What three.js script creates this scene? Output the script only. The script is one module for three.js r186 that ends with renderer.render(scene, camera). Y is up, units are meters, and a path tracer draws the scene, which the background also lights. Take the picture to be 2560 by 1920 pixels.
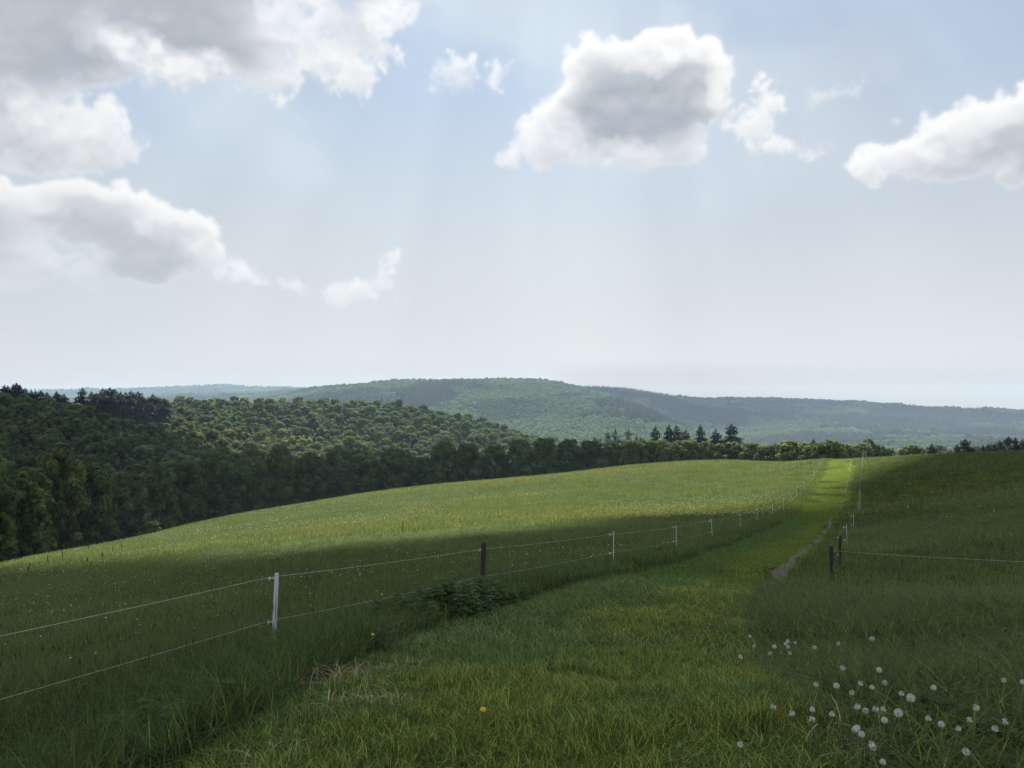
import * as THREE from 'three';
import { mergeGeometries } from 'three/addons/utils/BufferGeometryUtils.js';

// ---------- camera ----------
const FOCAL = 2059, HORIZON = 1000;                    // in pixels of the 2560 x 1920 photograph
const scene = new THREE.Scene();
const camera = new THREE.PerspectiveCamera(2 * Math.atan(960 / FOCAL) * 180 / Math.PI, 4 / 3, 0.1, 30000);
const PITCH = Math.atan((HORIZON - 960) / FOCAL);
camera.position.set(0, 0, 0);                          // the eye is the origin, the ground is 1.6 m below it
camera.rotation.x = PITCH;
scene.add(camera);

// ---------- renderer and exposure ----------
const renderer = new THREE.WebGLRenderer({ antialias: true });
renderer.toneMapping = THREE.LinearToneMapping;
renderer.toneMappingExposure = 3.1;
renderer.shadowMap.enabled = true;
const SKY_GAIN = 1 / 3.1;                              // sky radiances below are given as they look at exposure 3.1

// ---------- sun and sky ----------
const SUN_AZ = 4, SUN_EL = 48;                         // degrees; ahead of the camera, high above the frame
const sunDir = new THREE.Vector3(Math.sin(rad(SUN_AZ)) * Math.cos(rad(SUN_EL)), Math.sin(rad(SUN_EL)), -Math.cos(rad(SUN_AZ)) * Math.cos(rad(SUN_EL)));
const sun = new THREE.DirectionalLight(new THREE.Color(1, 0.94, 0.84), 5);
sun.position.copy(sunDir).multiplyScalar(3000);
sun.castShadow = true;
sun.shadow.radius = 1.4;
sun.shadow.mapSize.set(4096, 4096);
Object.assign(sun.shadow.camera, { left: -900, right: 900, top: 900, bottom: -900, near: 10, far: 8000 });
scene.add(sun, sun.target);
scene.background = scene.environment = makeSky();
scene.fog = new THREE.FogExp2(new THREE.Color(0.58, 0.77, 1.0), 0.000103);

// ---------- small tools ----------
function rad(d) { return d * Math.PI / 180; }
function rng(seed) { let s = seed >>> 0; return () => { s = (s + 0x6d2b79f5) | 0; let t = Math.imul(s ^ (s >>> 15), 1 | s); t = (t + Math.imul(t ^ (t >>> 7), 61 | t)) ^ t; return ((t ^ (t >>> 14)) >>> 0) / 4294967296; }; }
function clamp(x, a, b) { return x < a ? a : x > b ? b : x; }
function smooth(a, b, x) { const t = clamp((x - a) / (b - a), 0, 1); return t * t * (3 - 2 * t); }
function lerp(a, b, t) { return a + (b - a) * t; }
function hash2(x, y) { let h = Math.imul(x, 374761393) + Math.imul(y, 668265263) | 0; h = Math.imul(h ^ (h >>> 13), 1274126177); return ((h ^ (h >>> 16)) >>> 0) / 4294967296; }
function noise2(x, y) {                                // value noise, 0..1
  const xi = Math.floor(x), yi = Math.floor(y); let fx = x - xi, fy = y - yi;
  fx = fx * fx * fx * (fx * (fx * 6 - 15) + 10); fy = fy * fy * fy * (fy * (fy * 6 - 15) + 10);
  const a = hash2(xi, yi), b = hash2(xi + 1, yi), c = hash2(xi, yi + 1), d = hash2(xi + 1, yi + 1);
  return a + (b - a) * fx + (c - a) * fy + (a - b - c + d) * fx * fy;
}
function fbm(x, y, n = 4) { let s = 0, a = 0.5, t = 0; for (let i = 0; i < n; i++) { s += a * noise2(x, y); t += a; a *= 0.5; const q = x * 1.6 + y * 1.2 + 17.3; y = y * 1.6 - x * 1.2 + 9.1; x = q; } return s / t; }
function piece(table, x) {                             // piecewise linear
  if (x <= table[0][0]) return table[0][1];
  for (let i = 1; i < table.length; i++) if (x <= table[i][0]) return lerp(table[i - 1][1], table[i][1], (x - table[i - 1][0]) / (table[i][0] - table[i - 1][0]));
  return table[table.length - 1][1];
}
// ---------- the sky: clear air, thin haze and cumulus lit from behind, all round the compass ----------
function makeSky() {
  const W = 4096, H = 2048, ROWS = 940;                // rows counted up from the horizon; clouds are worked out for those
  const D = 360 / W, F = 2059;
  const azOf = (u) => Math.atan((u - 1280) / F) * 180 / Math.PI;
  const elOf = (u, v) => Math.atan((1000 - v) / Math.hypot(F, u - 1280)) * 180 / Math.PI;
  const r = rng(77);
  const N = W * ROWS, T = new Float32Array(N), wx = new Float32Array(N), wy = new Float32Array(N);
  for (let j = 0; j < ROWS; j++) for (let i = 0; i < W; i++) {
    const x = i * D, y = j * D, k = j * W + i;
    wx[k] = (fbm(x * 0.42, y * 0.42, 5) - 0.5) * 1.5 + (fbm(x * 2.6 + 40, y * 2.6, 3) - 0.5) * 0.5;
    wy[k] = (fbm(x * 0.42 + 70, y * 0.42 + 31, 5) - 0.5) * 1.5 + (fbm(x * 2.6, y * 2.6 + 90, 3) - 0.5) * 0.5;
  }
  const LIT = new Float32Array(N);                     // where the sun reaches the near face of a cloud
  const S = new Float32Array(N);                       // softness, 0 crisp to 1 veil
  // one puff: an ellipse of cloud in degrees, its thickness that of an ellipsoid
  function puff(az, el, rx, ry, k = 1, soft = 0, warp = 1) {
    const M = 1.3 * warp, cx = (az / 360 + 0.25) * W, j0 = Math.max(0, Math.floor((el - ry - M) / D)), j1 = Math.min(ROWS - 1, Math.ceil((el + ry + M) / D));
    const i0 = Math.floor(cx - (rx + M) / D), i1 = Math.ceil(cx + (rx + M) / D), thick = Math.min(rx, ry) * k;
    for (let j = j0; j <= j1; j++) for (let i = i0; i <= i1; i++) {
      const p = j * W + ((i % W) + W) % W;
      const x = ((i - cx) * D + wx[p] * warp) / rx, y = (j * D - el + wy[p] * warp) / ry, q = x * x + y * y;
      if (q >= 1) continue;
      const h = Math.pow(1 - q, 0.85 + soft) * thick;
      T[p] += h * h; if (soft) S[p] = Math.max(S[p], soft * Math.min(1, (1 - q) * 2));
    }
  }
  // a cumulus: ellipses given as [u, v, rx, ry, thickness] and the smaller knobs that grow on them
  function cumulus(list, knob = 1, seed = 1, warp = 1) {
    const q = rng(seed);
    for (const [u, v, rx, ry, k = 1, soft = 0] of list) {
      const c = Math.cos(Math.atan((u - 1280) / F)), az = azOf(u), el = elOf(u, v), ax = rx / F * 57.3 * c * c, ay = ry / F * 57.3 * c;
      puff(az, el, ax, ay, k, soft, warp * 0.55); if (soft) { for (let i = 0; i < 14; i++) { const a = q() * 6.283, s = Math.min(ax, ay) * (0.3 + 0.3 * q()); puff(az + Math.cos(a) * ax * 0.8, el + Math.sin(a) * ay * 0.8, s * 1.4, s, k, soft * 0.7, warp * 1.6); } continue; }
      const n = Math.round(16 * knob);
      for (let i = 0; i < n; i++) {
        const a = q() * Math.PI * 2, d = 0.55 + 0.45 * q(), s = Math.min(ax, ay) * (0.2 + 0.28 * q());
        const x = az + Math.cos(a) * ax * d, y = el + Math.sin(a) * ay * d;
        puff(x, y, s * 1.15, s, 0.8 * k, 0, warp * 0.5);
        for (let m = 0; m < 3; m++) { const b = q() * 6.283, s2 = s * (0.25 + 0.3 * q()); puff(x + Math.cos(b) * s * 0.9, y + Math.sin(b) * s * 0.9, s2 * 1.15, s2, 0.8 * k, 0, warp * 0.35); }
      }
    }
  }
  const veil = (u, v, rx, ry, k, soft) => { const c = Math.cos(Math.atan((u - 1280) / F)); puff(azOf(u), elOf(u, v), rx / F * 57.3 * c * c, ry / F * 57.3 * c, k, soft, 1); };
  // the domed cumulus in the middle
  cumulus([[1600, 225, 170, 105, 1.3], [1540, 245, 125, 90, 1.3], [1690, 185, 130, 85, 1.1], [1770, 195, 60, 80, 0.7], [1805, 230, 34, 50, 0.4], [1560, 155, 75, 50, 0.8], [1500, 340, 170, 62, 0.62, 0.5], [1640, 345, 130, 60, 0.6, 0.5], [1395, 325, 85, 66, 0.5, 0.2], [1360, 365, 60, 44, 0.5, 0.2], [1440, 375, 90, 36, 0.6, 0.3], [1600, 385, 90, 30, 0.6, 0.4], [1280, 385, 24, 30, 0.5, 0.3], [1728, 378, 34, 26, 0.6, 0.2], [1490, 160, 85, 60, 0.9], [1660, 140, 110, 52, 0.9]], 1.25, 6, 0.4);
  // broken scraps beside it
  cumulus([[1880, 315, 50, 40, 0.5, 0.35], [1905, 275, 30, 44, 0.5, 0.35], [1950, 350, 62, 24, 0.6, 0.35], [2030, 388, 34, 22, 0.5, 0.5], [2055, 250, 50, 18, 0.6, 0.6], [2110, 245, 60, 15, 0.6, 0.6], [2240, 292, 36, 12, 0.6, 0.6]], 0.5, 5, 1.5);
  // the long one at the edge
  cumulus([[2440, 330, 130, 70, 0.9], [2560, 320, 110, 85, 0.9], [2290, 385, 120, 45, 0.7], [2190, 405, 75, 48, 0.6], [2400, 395, 150, 55, 0.8], [2640, 380, 170, 70, 0.9], [2330, 330, 60, 40, 0.5]], 0.9, 8);
  // the bank on the other side
  cumulus([[180, 510, 110, 70, 0.8], [290, 550, 130, 85, 0.8], [50, 520, 120, 55, 0.7], [430, 600, 85, 75, 0.9], [360, 640, 130, 70, 0.9], [500, 630, 65, 55, 0.6], [570, 680, 55, 35, 0.4], [640, 700, 40, 22, 0.3], [-80, 560, 140, 100, 0.8], [735, 712, 40, 16, 0.6, 0.3], [30, 640, 140, 80, 0.4, 0.6], [210, 680, 120, 50, 0.3, 0.6]], 0.9, 11);
  cumulus([[130, 330, 150, 75, 0.6], [240, 335, 90, 70, 0.45], [30, 290, 110, 80, 0.6], [100, 240, 80, 70, 0.4, 0.3], [130, 180, 60, 56, 0.35, 0.4], [290, 370, 70, 40, 0.4, 0.4], [60, 395, 150, 40, 0.35], [-120, 330, 120, 90, 0.6]], 0.7, 13, 1.3);
  // the grey sheet overhead and its ragged bright fringe
  for (const [u, v, rx, ry, k] of [[80, 60, 420, 150, 1.5], [380, 20, 420, 150, 1.5], [820, 60, 180, 90, 1.1], [560, 95, 330, 70, 1.1], [-260, 100, 420, 200, 1.5], [250, -160, 700, 170, 1.7], [900, -130, 330, 120, 1.2], [690, -190, 260, 100, 1]]) veil(u, v, rx, ry, k * (u > 600 ? 0.3 : 0.5), 0.55);
  cumulus([[420, 165, 120, 36, 0.5], [520, 150, 90, 40, 0.5], [320, 120, 70, 46, 0.5], [700, 185, 66, 28, 0.5, 0.2], [800, 155, 95, 40, 0.5, 0.2], [870, 175, 66, 44, 0.5, 0.25], [930, 115, 70, 36, 0.45, 0.3], [960, 30, 50, 60, 0.5, 0.2], [660, 205, 50, 20, 0.5, 0.3]], 0.7, 17, 1.4);
  // a rent in the sheet near the sun, where the light pours through
  { const az = azOf(700), el = elOf(700, 10); for (let j = Math.max(0, Math.round((el - 5) / D)); j < Math.min(ROWS, (el + 5) / D); j++) for (let i = Math.round(((az - 6) / 360 + 0.25) * W); i < ((az + 6) / 360 + 0.25) * W; i++) { const k = j * W + i, x = ((i / W - 0.25) * 360 - az + wx[k]) / 2.9, y = (j * D - el + wy[k] * 0.7) / 2.0; T[k] *= 0.003 + 0.997 * smooth(0.4, 1.15, Math.hypot(x, y)); } veil(700, 10, 120, 90, 0.2, 0.2); veil(770, -40, 150, 60, 0.2, 0.3); }
  const bright = (u, v, rx, ry, k) => { const c = Math.cos(Math.atan((u - 1280) / F)), az = azOf(u), el = elOf(u, v), ax = rx / F * 57.3 * c * c, ay = ry / F * 57.3 * c; for (let j = Math.max(0, Math.round((el - ay - 2) / D)); j < Math.min(ROWS, (el + ay + 2) / D); j++) for (let i = Math.round(((az - ax - 2) / 360 + 0.25) * W); i < ((az + ax + 2) / 360 + 0.25) * W; i++) { const p = j * W + i, x = ((i / W - 0.25) * 360 - az + wx[p]) / ax, y = (j * D - el + wy[p]) / ay, q = x * x + y * y; if (q < 1) LIT[p] = Math.min(1, LIT[p] + k * (1 - q)); } };
  for (const a of [[400, 160, 150, 46, 1.1], [520, 150, 100, 50, 1], [320, 110, 80, 60, 0.8], [240, 60, 70, 70, 0.35], [800, 165, 120, 60, 0.8], [950, 40, 60, 70, 0.9], [740, 18, 120, 75, 1.3], [960, 25, 80, 70, 1.2], [1690, 122, 190, 52, 0.9], [1800, 190, 50, 80, 0.8], [1380, 340, 100, 80, 0.7], [1560, 400, 200, 50, 0.6], [2440, 290, 170, 60, 0.6], [2200, 385, 90, 50, 0.6], [200, 460, 150, 40, 0.7], [400, 545, 100, 50, 0.8], [70, 500, 100, 40, 0.7], [490, 610, 60, 60, 0.7], [150, 320, 200, 90, 0.5], [60, 250, 90, 60, 0.5]]) bright(...a);
  // small ones low over the hills
  cumulus([[880, 728, 80, 32, 0.7, 0.3], [895, 714, 46, 26, 0.6, 0.2], [968, 650, 30, 24, 0.7, 0.3], [1010, 742, 30, 10, 0.7, 0.5], [1120, 158, 56, 26, 0.6, 0.4], [1130, 190, 80, 30, 0.4, 0.8], [1238, 180, 22, 34, 0.6, 0.5], [940, 700, 40, 18, 0.6, 0.4]], 0.6, 19);
  // the rest of the sky, outside the frame, holds clouds of the same kind, extra ones added as fill light
  for (let n = 0; n < 80; n++) {
    const az = 42 + r() * 276, el = 5 + 60 * Math.pow(r(), 1.5), s = 2 + 4.5 * r() * (0.4 + el / 50), w = Math.min(2.5, 1 / Math.cos(rad(el)));
    const q = rng(300 + n);
    for (let i = 0; i < 7; i++) {
      const x = az + (q() - 0.5) * s * 3 * w, y = el + q() * s * 0.7, a = s * (0.4 + 0.6 * q());
      puff(x, y, a * w, a * 0.7, 0.8);
      for (let m = 0; m < 9; m++) { const b = q() * 6.283, e = a * (0.2 + 0.3 * q()); puff(x + Math.cos(b) * a * w * 0.8, y + Math.sin(b) * a * 0.55, e * w, e, 0.7); }
    }
  }
  for (let n = 0; n < 14; n++) { const a = -50 + r() * 100, e = 36 + r() * 34; puff(a, e, 9 + 10 * r(), 4 + 4 * r(), 0.28, 0.5); }
  // thickness, torn by noise, then light that comes down through it from the sun's side
  for (let j = 0; j < ROWS; j++) for (let i = 0; i < W; i++) {
    const k = j * W + i; if (!T[k]) continue;
    const x = i * D, y = j * D, t = Math.sqrt(T[k]);
    const s = S[k], xw = x + wx[k] * 0.35, yw = y + wy[k] * 0.35, b = billow(xw * 0.75 + 11, yw * 0.85 + 3, 6), n = fbm(x * 0.6 + 5, y * 0.8, 5) - 0.5;
    T[k] = Math.max(0, 1.7 * (1 - Math.exp(-t / 1.7)) * (1 + 0.5 * n) + (b - 0.56) * lerp(1.15, 0.5, s) * Math.min(1, 0.25 + t * 1.4) - 0.06);
  }
  function billow(x, y, n) { let v = 0, a = 0.5, w = 0; for (let i = 0; i < n; i++) { const q = Math.abs(2 * noise2(x, y) - 1); v += a * (1 - q); w += a; a *= 0.52; const p = x * 1.7 + y * 1.1 + 7.7; y = y * 1.7 - x * 1.1 + 3.1; x = p; } return v / w; }
  const box = (src, rad_) => {                         // separable box blur
    const a = new Float32Array(N), b = new Float32Array(N), inv = 1 / (2 * rad_ + 1);
    for (let j = 0; j < ROWS; j++) { let s = 0; const o = j * W; for (let i = -rad_; i <= rad_; i++) s += src[o + (i + W) % W]; for (let i = 0; i < W; i++) { a[o + i] = s * inv; s += src[o + (i + rad_ + 1) % W] - src[o + (i - rad_ + W) % W]; } }
    for (let i = 0; i < W; i++) { let s = 0; for (let j = -rad_; j <= rad_; j++) s += a[clamp(j, 0, ROWS - 1) * W + i]; for (let j = 0; j < ROWS; j++) { b[j * W + i] = s * inv; s += a[clamp(j + rad_ + 1, 0, ROWS - 1) * W + i] - a[clamp(j - rad_, 0, ROWS - 1) * W + i]; } }
    return b;
  };
  const B1 = box(T, 2), B2 = box(box(T, 7), 6), B3 = box(box(T, 20), 20);
  const out = new Float32Array(W * H * 4);
  // clear air by height, linear, as displayed; highest stops brightened to fill the near shade
  const clear = [[-90, [0.56, 0.44, 0.30]], [0, [0.60, 0.46, 0.29]], [0.7, [0.64, 0.545, 0.42]], [1.5, [0.70, 0.68, 0.645]], [3, [0.735, 0.735, 0.72]], [9, [0.66, 0.715, 0.755]], [15, [0.57, 0.66, 0.765]], [20, [0.475, 0.59, 0.755]], [27, [0.45, 0.575, 0.77]], [45, [0.53, 0.63, 0.78]], [70, [0.52, 0.615, 0.765]], [90, [0.5, 0.6, 0.755]]];
  const rgb = [0, 0, 0];
  for (let j = 0; j < H; j++) {
    const el = (j + 0.5) / H * 180 - 90;
    for (let c = 0; c < 3; c++) rgb[c] = piece(clear.map(([e, v]) => [e, v[c]]), el);
    const ce = Math.cos(rad(el)), se = Math.sin(rad(el));
    for (let i = 0; i < W; i++) {
      const az = (i + 0.5) / W * 360 - 90, o = (j * W + i) * 4;
      const cosS = Math.max(0, ce * Math.cos(rad(SUN_EL)) * Math.cos(rad(az - SUN_AZ)) + se * Math.sin(rad(SUN_EL)));
      const glow = 0.13 * Math.pow(cosS, 5) + 2.2 * Math.pow(cosS, 34) * smooth(22, 42, el);  // broad glow round the sun, plus a strong core added above frame as fill
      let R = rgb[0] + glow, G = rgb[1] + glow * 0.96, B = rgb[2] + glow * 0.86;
      if (el > 0) {                                    // milky streaks of thin haze
        const v = fbm(az * 0.07 + el * 0.02, el * 0.11 + 4, 5), m = smooth(0.38, 0.7, v) * 0.7 * smooth(0, 6, el);
        R = lerp(R, 0.66 + glow * 0.6, m); G = lerp(G, 0.74 + glow * 0.6, m); B = lerp(B, 0.82 + glow * 0.6, m);
        const g = smooth(0.5, 0.75, fbm(az * 0.05 + 31, el * 0.06 + 12, 3)) * 0.3 * smooth(3, 14, el);
        R = lerp(R, 0.5, g); G = lerp(G, 0.56, g); B = lerp(B, 0.64, g);
      }
      if (el > -1) {                                   // faint shafts of light that fan out from the sun between the clouds
        const px = (az - SUN_AZ) * Math.cos(rad((el + SUN_EL) / 2)), py = SUN_EL - el, th = Math.atan2(px, py), d = Math.hypot(px, py);
        const k = 1 + 0.2 * (fbm(th * 5.5 + 30, d * 0.012, 3) - 0.5) * smooth(14, 24, d) * smooth(58, 36, d) + 0.06 * (fbm(th * 21, d * 0.01 + 5, 2) - 0.5) * smooth(18, 26, d) * smooth(52, 34, d);
        R *= k; G *= k; B *= 1 + (k - 1) * 0.8;
      }
      const row = Math.floor(el / D);
      if (row >= 0 && row < ROWS) {
        const k = row * W + i, t = T[k];
        if (t > 0 || B1[k] > 0) {
          const tt = Math.max(t, 0.45 * B1[k]), s = S[k];
          let a = 1 - Math.exp(-Math.pow(tt / lerp(0.17, 0.5, s), 1.25));
          const up = (n) => clamp(row + n, 0, ROWS - 1) * W + i, up2 = up(5), up3 = up(16);
          const tau = (0.3 * B1[up(1)] + 0.45 * B2[up2] + 0.55 * B3[up3]) * lerp(1, 0.2 + 1.6 * fbm(az * 0.13 + 3, el * 0.22 + 8, 5), s);
          const relief = clamp((B1[up(-2)] - B1[up(2)]) * 0.55 + (B2[up(-7)] - B2[up(7)]) * 0.3, -0.3, 0.3) * Math.exp(-0.55 * B2[up(0)]);
          let light = clamp(1.22 * Math.exp(-Math.pow(tau, 1.3) * 0.95) + relief * 0.9, 0, 1.06) * (1 - 0.1 * s);
          light = lerp(light, 1, clamp(LIT[k] * (0.25 + 1.3 * fbm(az * 0.9 + 4, el * 1.2 + 50, 4) - 0.15), 0, 0.9)); light = Math.max(light, 1.05 * Math.exp(-2.6 * tt - 0.1) * (1 - smooth(0.5, 0.9, tt))); light = light * (1 + 0.18 * Math.pow(cosS, 6));
          const back = 0.5 - 0.5 * (ce * Math.cos(rad(SUN_EL)) * Math.cos(rad(az - SUN_AZ)) + se * Math.sin(rad(SUN_EL))); light = lerp(light, 1.3, clamp(back * 1.6 - 0.35, 0, 0.8));   // clouds across from the sun, lit in the face, coloured extra bright to lift the near shade
          const far = 1 - 0.55 * smooth(14, 2, el);    // low clouds sink into the haze
          let cr = lerp(0.40 + 0.04 * s, 0.97, light), cg = lerp(0.45 + 0.03 * s, 0.97, light), cb = lerp(0.515 + 0.025 * s, 0.975, light);
          a *= far * lerp(1, 0.97, s);
          R = lerp(R, cr, a); G = lerp(G, cg, a); B = lerp(B, cb, a);
        }
      }
      out[o] = R * SKY_GAIN; out[o + 1] = G * SKY_GAIN; out[o + 2] = B * SKY_GAIN; out[o + 3] = 1;
    }
  }
  const t = new THREE.DataTexture(out, W, H, THREE.RGBAFormat, THREE.FloatType);
  t.mapping = THREE.EquirectangularReflectionMapping; t.magFilter = THREE.LinearFilter; t.needsUpdate = true;
  return t;
}
// ---------- the lie of the land ----------
// r: distance over the ground, az: compass bearing in radians from straight ahead, u: the same bearing as a column of the photograph
function uOf(az) { return 1280 + FOCAL * Math.tan(az); }
function azOfU(u) { return Math.atan((u - 1280) / FOCAL); }
const LAND = [];                                       // surveyed points: [az, ln r, (height + 1.6) / r]
function survey(u, z, y) { const az = azOfU(u), r = z / Math.cos(az); LAND.push([az, Math.log(r), (y + 1.6) / r]); }
function sight(u, v, z, h) { const b = Math.cos(PITCH), s = Math.sin(PITCH), q = (960 - v) / FOCAL, t = (s + q * b) / (b - q * s); survey(u, z, t * z - h); }
for (const p of [
  // along the fences of the track
  [0, 7.13, -3.0], [688, 10.45, -3.25], [1207, 16.1, -4.0], [1533, 24.4, -4.92], [1688, 32.4, -5.92], [1779, 40, -6.8], [1850, 49, -7.7], [1891, 56.3, -8.45], [1930, 65.6, -9.3], [1975, 81.6, -10.3], [2009, 99, -10.85], [2040, 125, -10.95], [2062, 149, -10.85], [2070, 178, -14], [2072, 200, -18],
  [2081, 22, -5.0], [2115, 35.6, -6.4], [2131.5, 50.8, -8.1], [2142.5, 71, -9.9], [2148, 89, -10.8], [2153, 114, -10.95], [2156, 140, -10.5], [2158, 160, -11.6], [2160, 200, -17.5],
  [1280, 3.9, -1.75], [1342, 10, -2.9], [1500, 15.5, -3.75], [2560, 3.7, -1.65], [1970, 4.2, -1.68], [2180, 6.6, -2.2], [1600, 6.5, -2.2], [0, 2.6, -1.9], [1280, 2, -1.6], [2560, 2, -1.6],
  [0, 4.5, -2.45], [400, 6, -2.55], [640, 5.5, -2.15], [300, 3.6, -2.0],
  // the meadow towards the wood
  [0, 12, -4.4], [0, 25, -7], [0, 50, -11.6], [0, 90, -18.8], [0, 127, -25.4], [0, 145, -31],
  [500, 14, -4.4], [500, 25, -6.3], [500, 50, -9.9], [500, 90, -15.3], [500, 130, -20.2], [500, 170, -25.3], [500, 195, -31],
  [1000, 20, -4.8], [1000, 40, -7.6], [1000, 80, -12], [1000, 130, -16.4], [1000, 195, -21.3], [1000, 220, -26.5],
  [1500, 35, -6.6], [1500, 60, -9.2], [1500, 100, -12.2], [1500, 150, -14.9], [1500, 205, -17.3], [1500, 232, -21.5],
  [1850, 70, -9.9], [1850, 100, -11.9], [1850, 150, -13.5], [1850, 195, -14.4], [1850, 222, -18.5],
  // the meadow on the other side of the track
  [2560, 6, -2.0], [2560, 14, -3.75], [2560, 30, -5], [2560, 60, -6.6], [2560, 100, -7.7], [2560, 140, -8.8], [2560, 180, -13.5],
  [2300, 14, -3.65], [2300, 30, -5.5], [2300, 60, -7.5], [2300, 100, -9], [2300, 140, -9.5], [2300, 180, -14],
  [3000, 8, -2.2], [3000, 30, -4.5], [3000, 90, -7], [3000, 150, -9], [3000, 200, -15], [-500, 8, -3.4], [-500, 25, -8], [-500, 60, -16], [-500, 110, -27],
  // the valley and the wooded slopes behind it
  [-400, 140, -33], [-400, 200, -36], [-400, 300, -24], [-400, 430, -6], [-400, 620, -4],
  [0, 200, -36], [0, 260, -30], [0, 340, -20], [0, 430, -12.5], [0, 620, -17], [200, 210, -37], [200, 280, -32], [200, 360, -24], [200, 450, -18.5], [200, 600, -24],
  [420, 220, -39], [420, 300, -38], [420, 400, -30], [420, 480, -26], [420, 560, -27], [420, 640, -19], [420, 800, -42],
  [650, 230, -39], [650, 320, -43], [650, 420, -37], [650, 520, -27], [650, 640, -18.5], [650, 800, -45],
  [900, 250, -39], [900, 340, -45], [900, 420, -40], [900, 520, -30], [900, 630, -20.5], [900, 800, -50],
  [1150, 260, -39], [1150, 350, -48], [1150, 480, -42], [1150, 600, -28.5], [1150, 780, -60],
  [1300, 270, -38], [1300, 400, -52], [1300, 600, -41], [1300, 800, -66], [1600, 270, -31], [1600, 400, -52], [1600, 700, -72],
  [2000, 240, -24], [2000, 400, -45], [2000, 700, -72], [2400, 240, -22], [2400, 400, -40], [2400, 700, -66], [3000, 260, -22], [3000, 420, -40], [3000, 700, -66],
  [-400, 1000, -60], [0, 1000, -70], [600, 1000, -84], [1200, 1000, -90], [1800, 1000, -92], [2500, 1000, -90], [3000, 1000, -88],
]) survey(...p);
for (const p of [                                      // tree tops of the far hills: u, v, depth
  [1240, 1095, 1300], [1240, 1030, 1600], [1240, 971, 1900], [1240, 950, 2100], [1240, 972, 2450], [1000, 1090, 1300], [1000, 1036, 1600], [1000, 986, 1900], [1000, 954, 2200], [1000, 976, 2600],
  [800, 1085, 1400], [800, 1012, 1850], [800, 980, 2200], [830, 966, 2500], [1120, 952, 2150], [1410, 1095, 1250], [1410, 1030, 1600], [1410, 976, 1900], [1410, 957, 2060], [1410, 985, 2400],
  [1594, 1110, 1200], [1594, 1052, 1500], [1594, 1008, 1760], [1594, 1040, 2100], [1700, 1115, 1200], [1700, 1072, 1500], [1700, 1052, 1700], [1700, 1072, 2000], [1850, 1132, 1200], [1850, 1112, 1480], [1850, 1120, 1700],
  [1500, 967, 2900], [1700, 988, 2900], [1850, 997, 2900], [2041, 1001, 2900], [2161, 1007, 2900], [2314, 1018, 2900], [2425, 1020, 2900], [2560, 1026, 2900], [2900, 1026, 2900],
  [1700, 1025, 2450], [1850, 1060, 2300], [2041, 1058, 2250], [2200, 1060, 2250], [2400, 1070, 2250], [2600, 1072, 2250], [1960, 1098, 1700], [2100, 1100, 1600], [2300, 1108, 1550], [2600, 1108, 1550],
  [1500, 985, 3400], [1850, 1015, 3400], [2200, 1025, 3400], [2600, 1045, 3400],
  [-300, 975, 5000], [0, 976, 5000], [350, 976, 5000], [505, 971, 5000], [564, 968, 5000], [622, 971, 5000], [739, 972, 5000], [900, 985, 5000],
  [0, 1000, 3400], [350, 998, 3400], [480, 988, 3400], [600, 984, 3400], [739, 979, 3400], [0, 1025, 2500], [350, 1022, 2500], [600, 1008, 2500], [0, 1065, 1500], [350, 1065, 1500], [600, 1060, 1500],
  [0, 1005, 4200], [400, 1000, 4200], [600, 990, 4200],
]) sight(...p, 12);
for (const u of [-600, 200, 1000, 1800, 2600, 3400]) sight(u, 1034, 6800, 0);
// thin-plate spline through the survey
const KA = 1.7;
const spline = (() => {
  const n = LAND.length, m = n + 3, A = Array.from({ length: m }, () => new Float64Array(m + 1));
  const U = (dx, dy) => { const q = dx * dx + dy * dy; return q > 1e-12 ? q * Math.log(q) : 0; };
  for (let i = 0; i < n; i++) {
    for (let j = 0; j < n; j++) A[i][j] = U((LAND[i][0] - LAND[j][0]) * KA, LAND[i][1] - LAND[j][1]);
    A[i][i] += 0.0006;
    const p = [1, LAND[i][0] * KA, LAND[i][1]];
    for (let k = 0; k < 3; k++) A[i][n + k] = A[n + k][i] = p[k];
    A[i][m] = LAND[i][2];
  }
  for (let c = 0; c < m; c++) {
    let b = c; for (let i = c + 1; i < m; i++) if (Math.abs(A[i][c]) > Math.abs(A[b][c])) b = i;
    [A[c], A[b]] = [A[b], A[c]];
    for (let i = c + 1; i < m; i++) { const f = A[i][c] / A[c][c]; if (f) for (let j = c; j <= m; j++) A[i][j] -= f * A[c][j]; }
  }
  const w = new Float64Array(m);
  for (let i = m - 1; i >= 0; i--) { let s = A[i][m]; for (let j = i + 1; j < m; j++) s -= A[i][j] * w[j]; w[i] = s / A[i][i]; }
  return (az, l) => { let s = w[n] + w[n + 1] * az * KA + w[n + 2] * l; for (let i = 0; i < n; i++) s += w[i] * U((az - LAND[i][0]) * KA, l - LAND[i][1]); return s; };
})();
const AZ0 = -0.82, AZN = 400, LR0 = Math.log(1.5), LR1 = Math.log(9000), LRN = 420, slopeGrid = new Float32Array((AZN + 1) * (LRN + 1));
for (let j = 0; j <= LRN; j++) for (let i = 0; i <= AZN; i++) slopeGrid[j * (AZN + 1) + i] = spline(AZ0 - 2 * AZ0 * i / AZN, lerp(LR0, LR1, j / LRN));
function slopeAt(az, l) {
  const x = clamp((az - AZ0) / (-2 * AZ0) * AZN, 0, AZN - 1e-4), y = clamp((l - LR0) / (LR1 - LR0) * LRN, 0, LRN - 1e-4), i = x | 0, j = y | 0, fx = x - i, fy = y - j, k = j * (AZN + 1) + i, n = AZN + 1;
  return lerp(lerp(slopeGrid[k], slopeGrid[k + 1], fx), lerp(slopeGrid[k + n], slopeGrid[k + n + 1], fx), fy);
}
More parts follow.
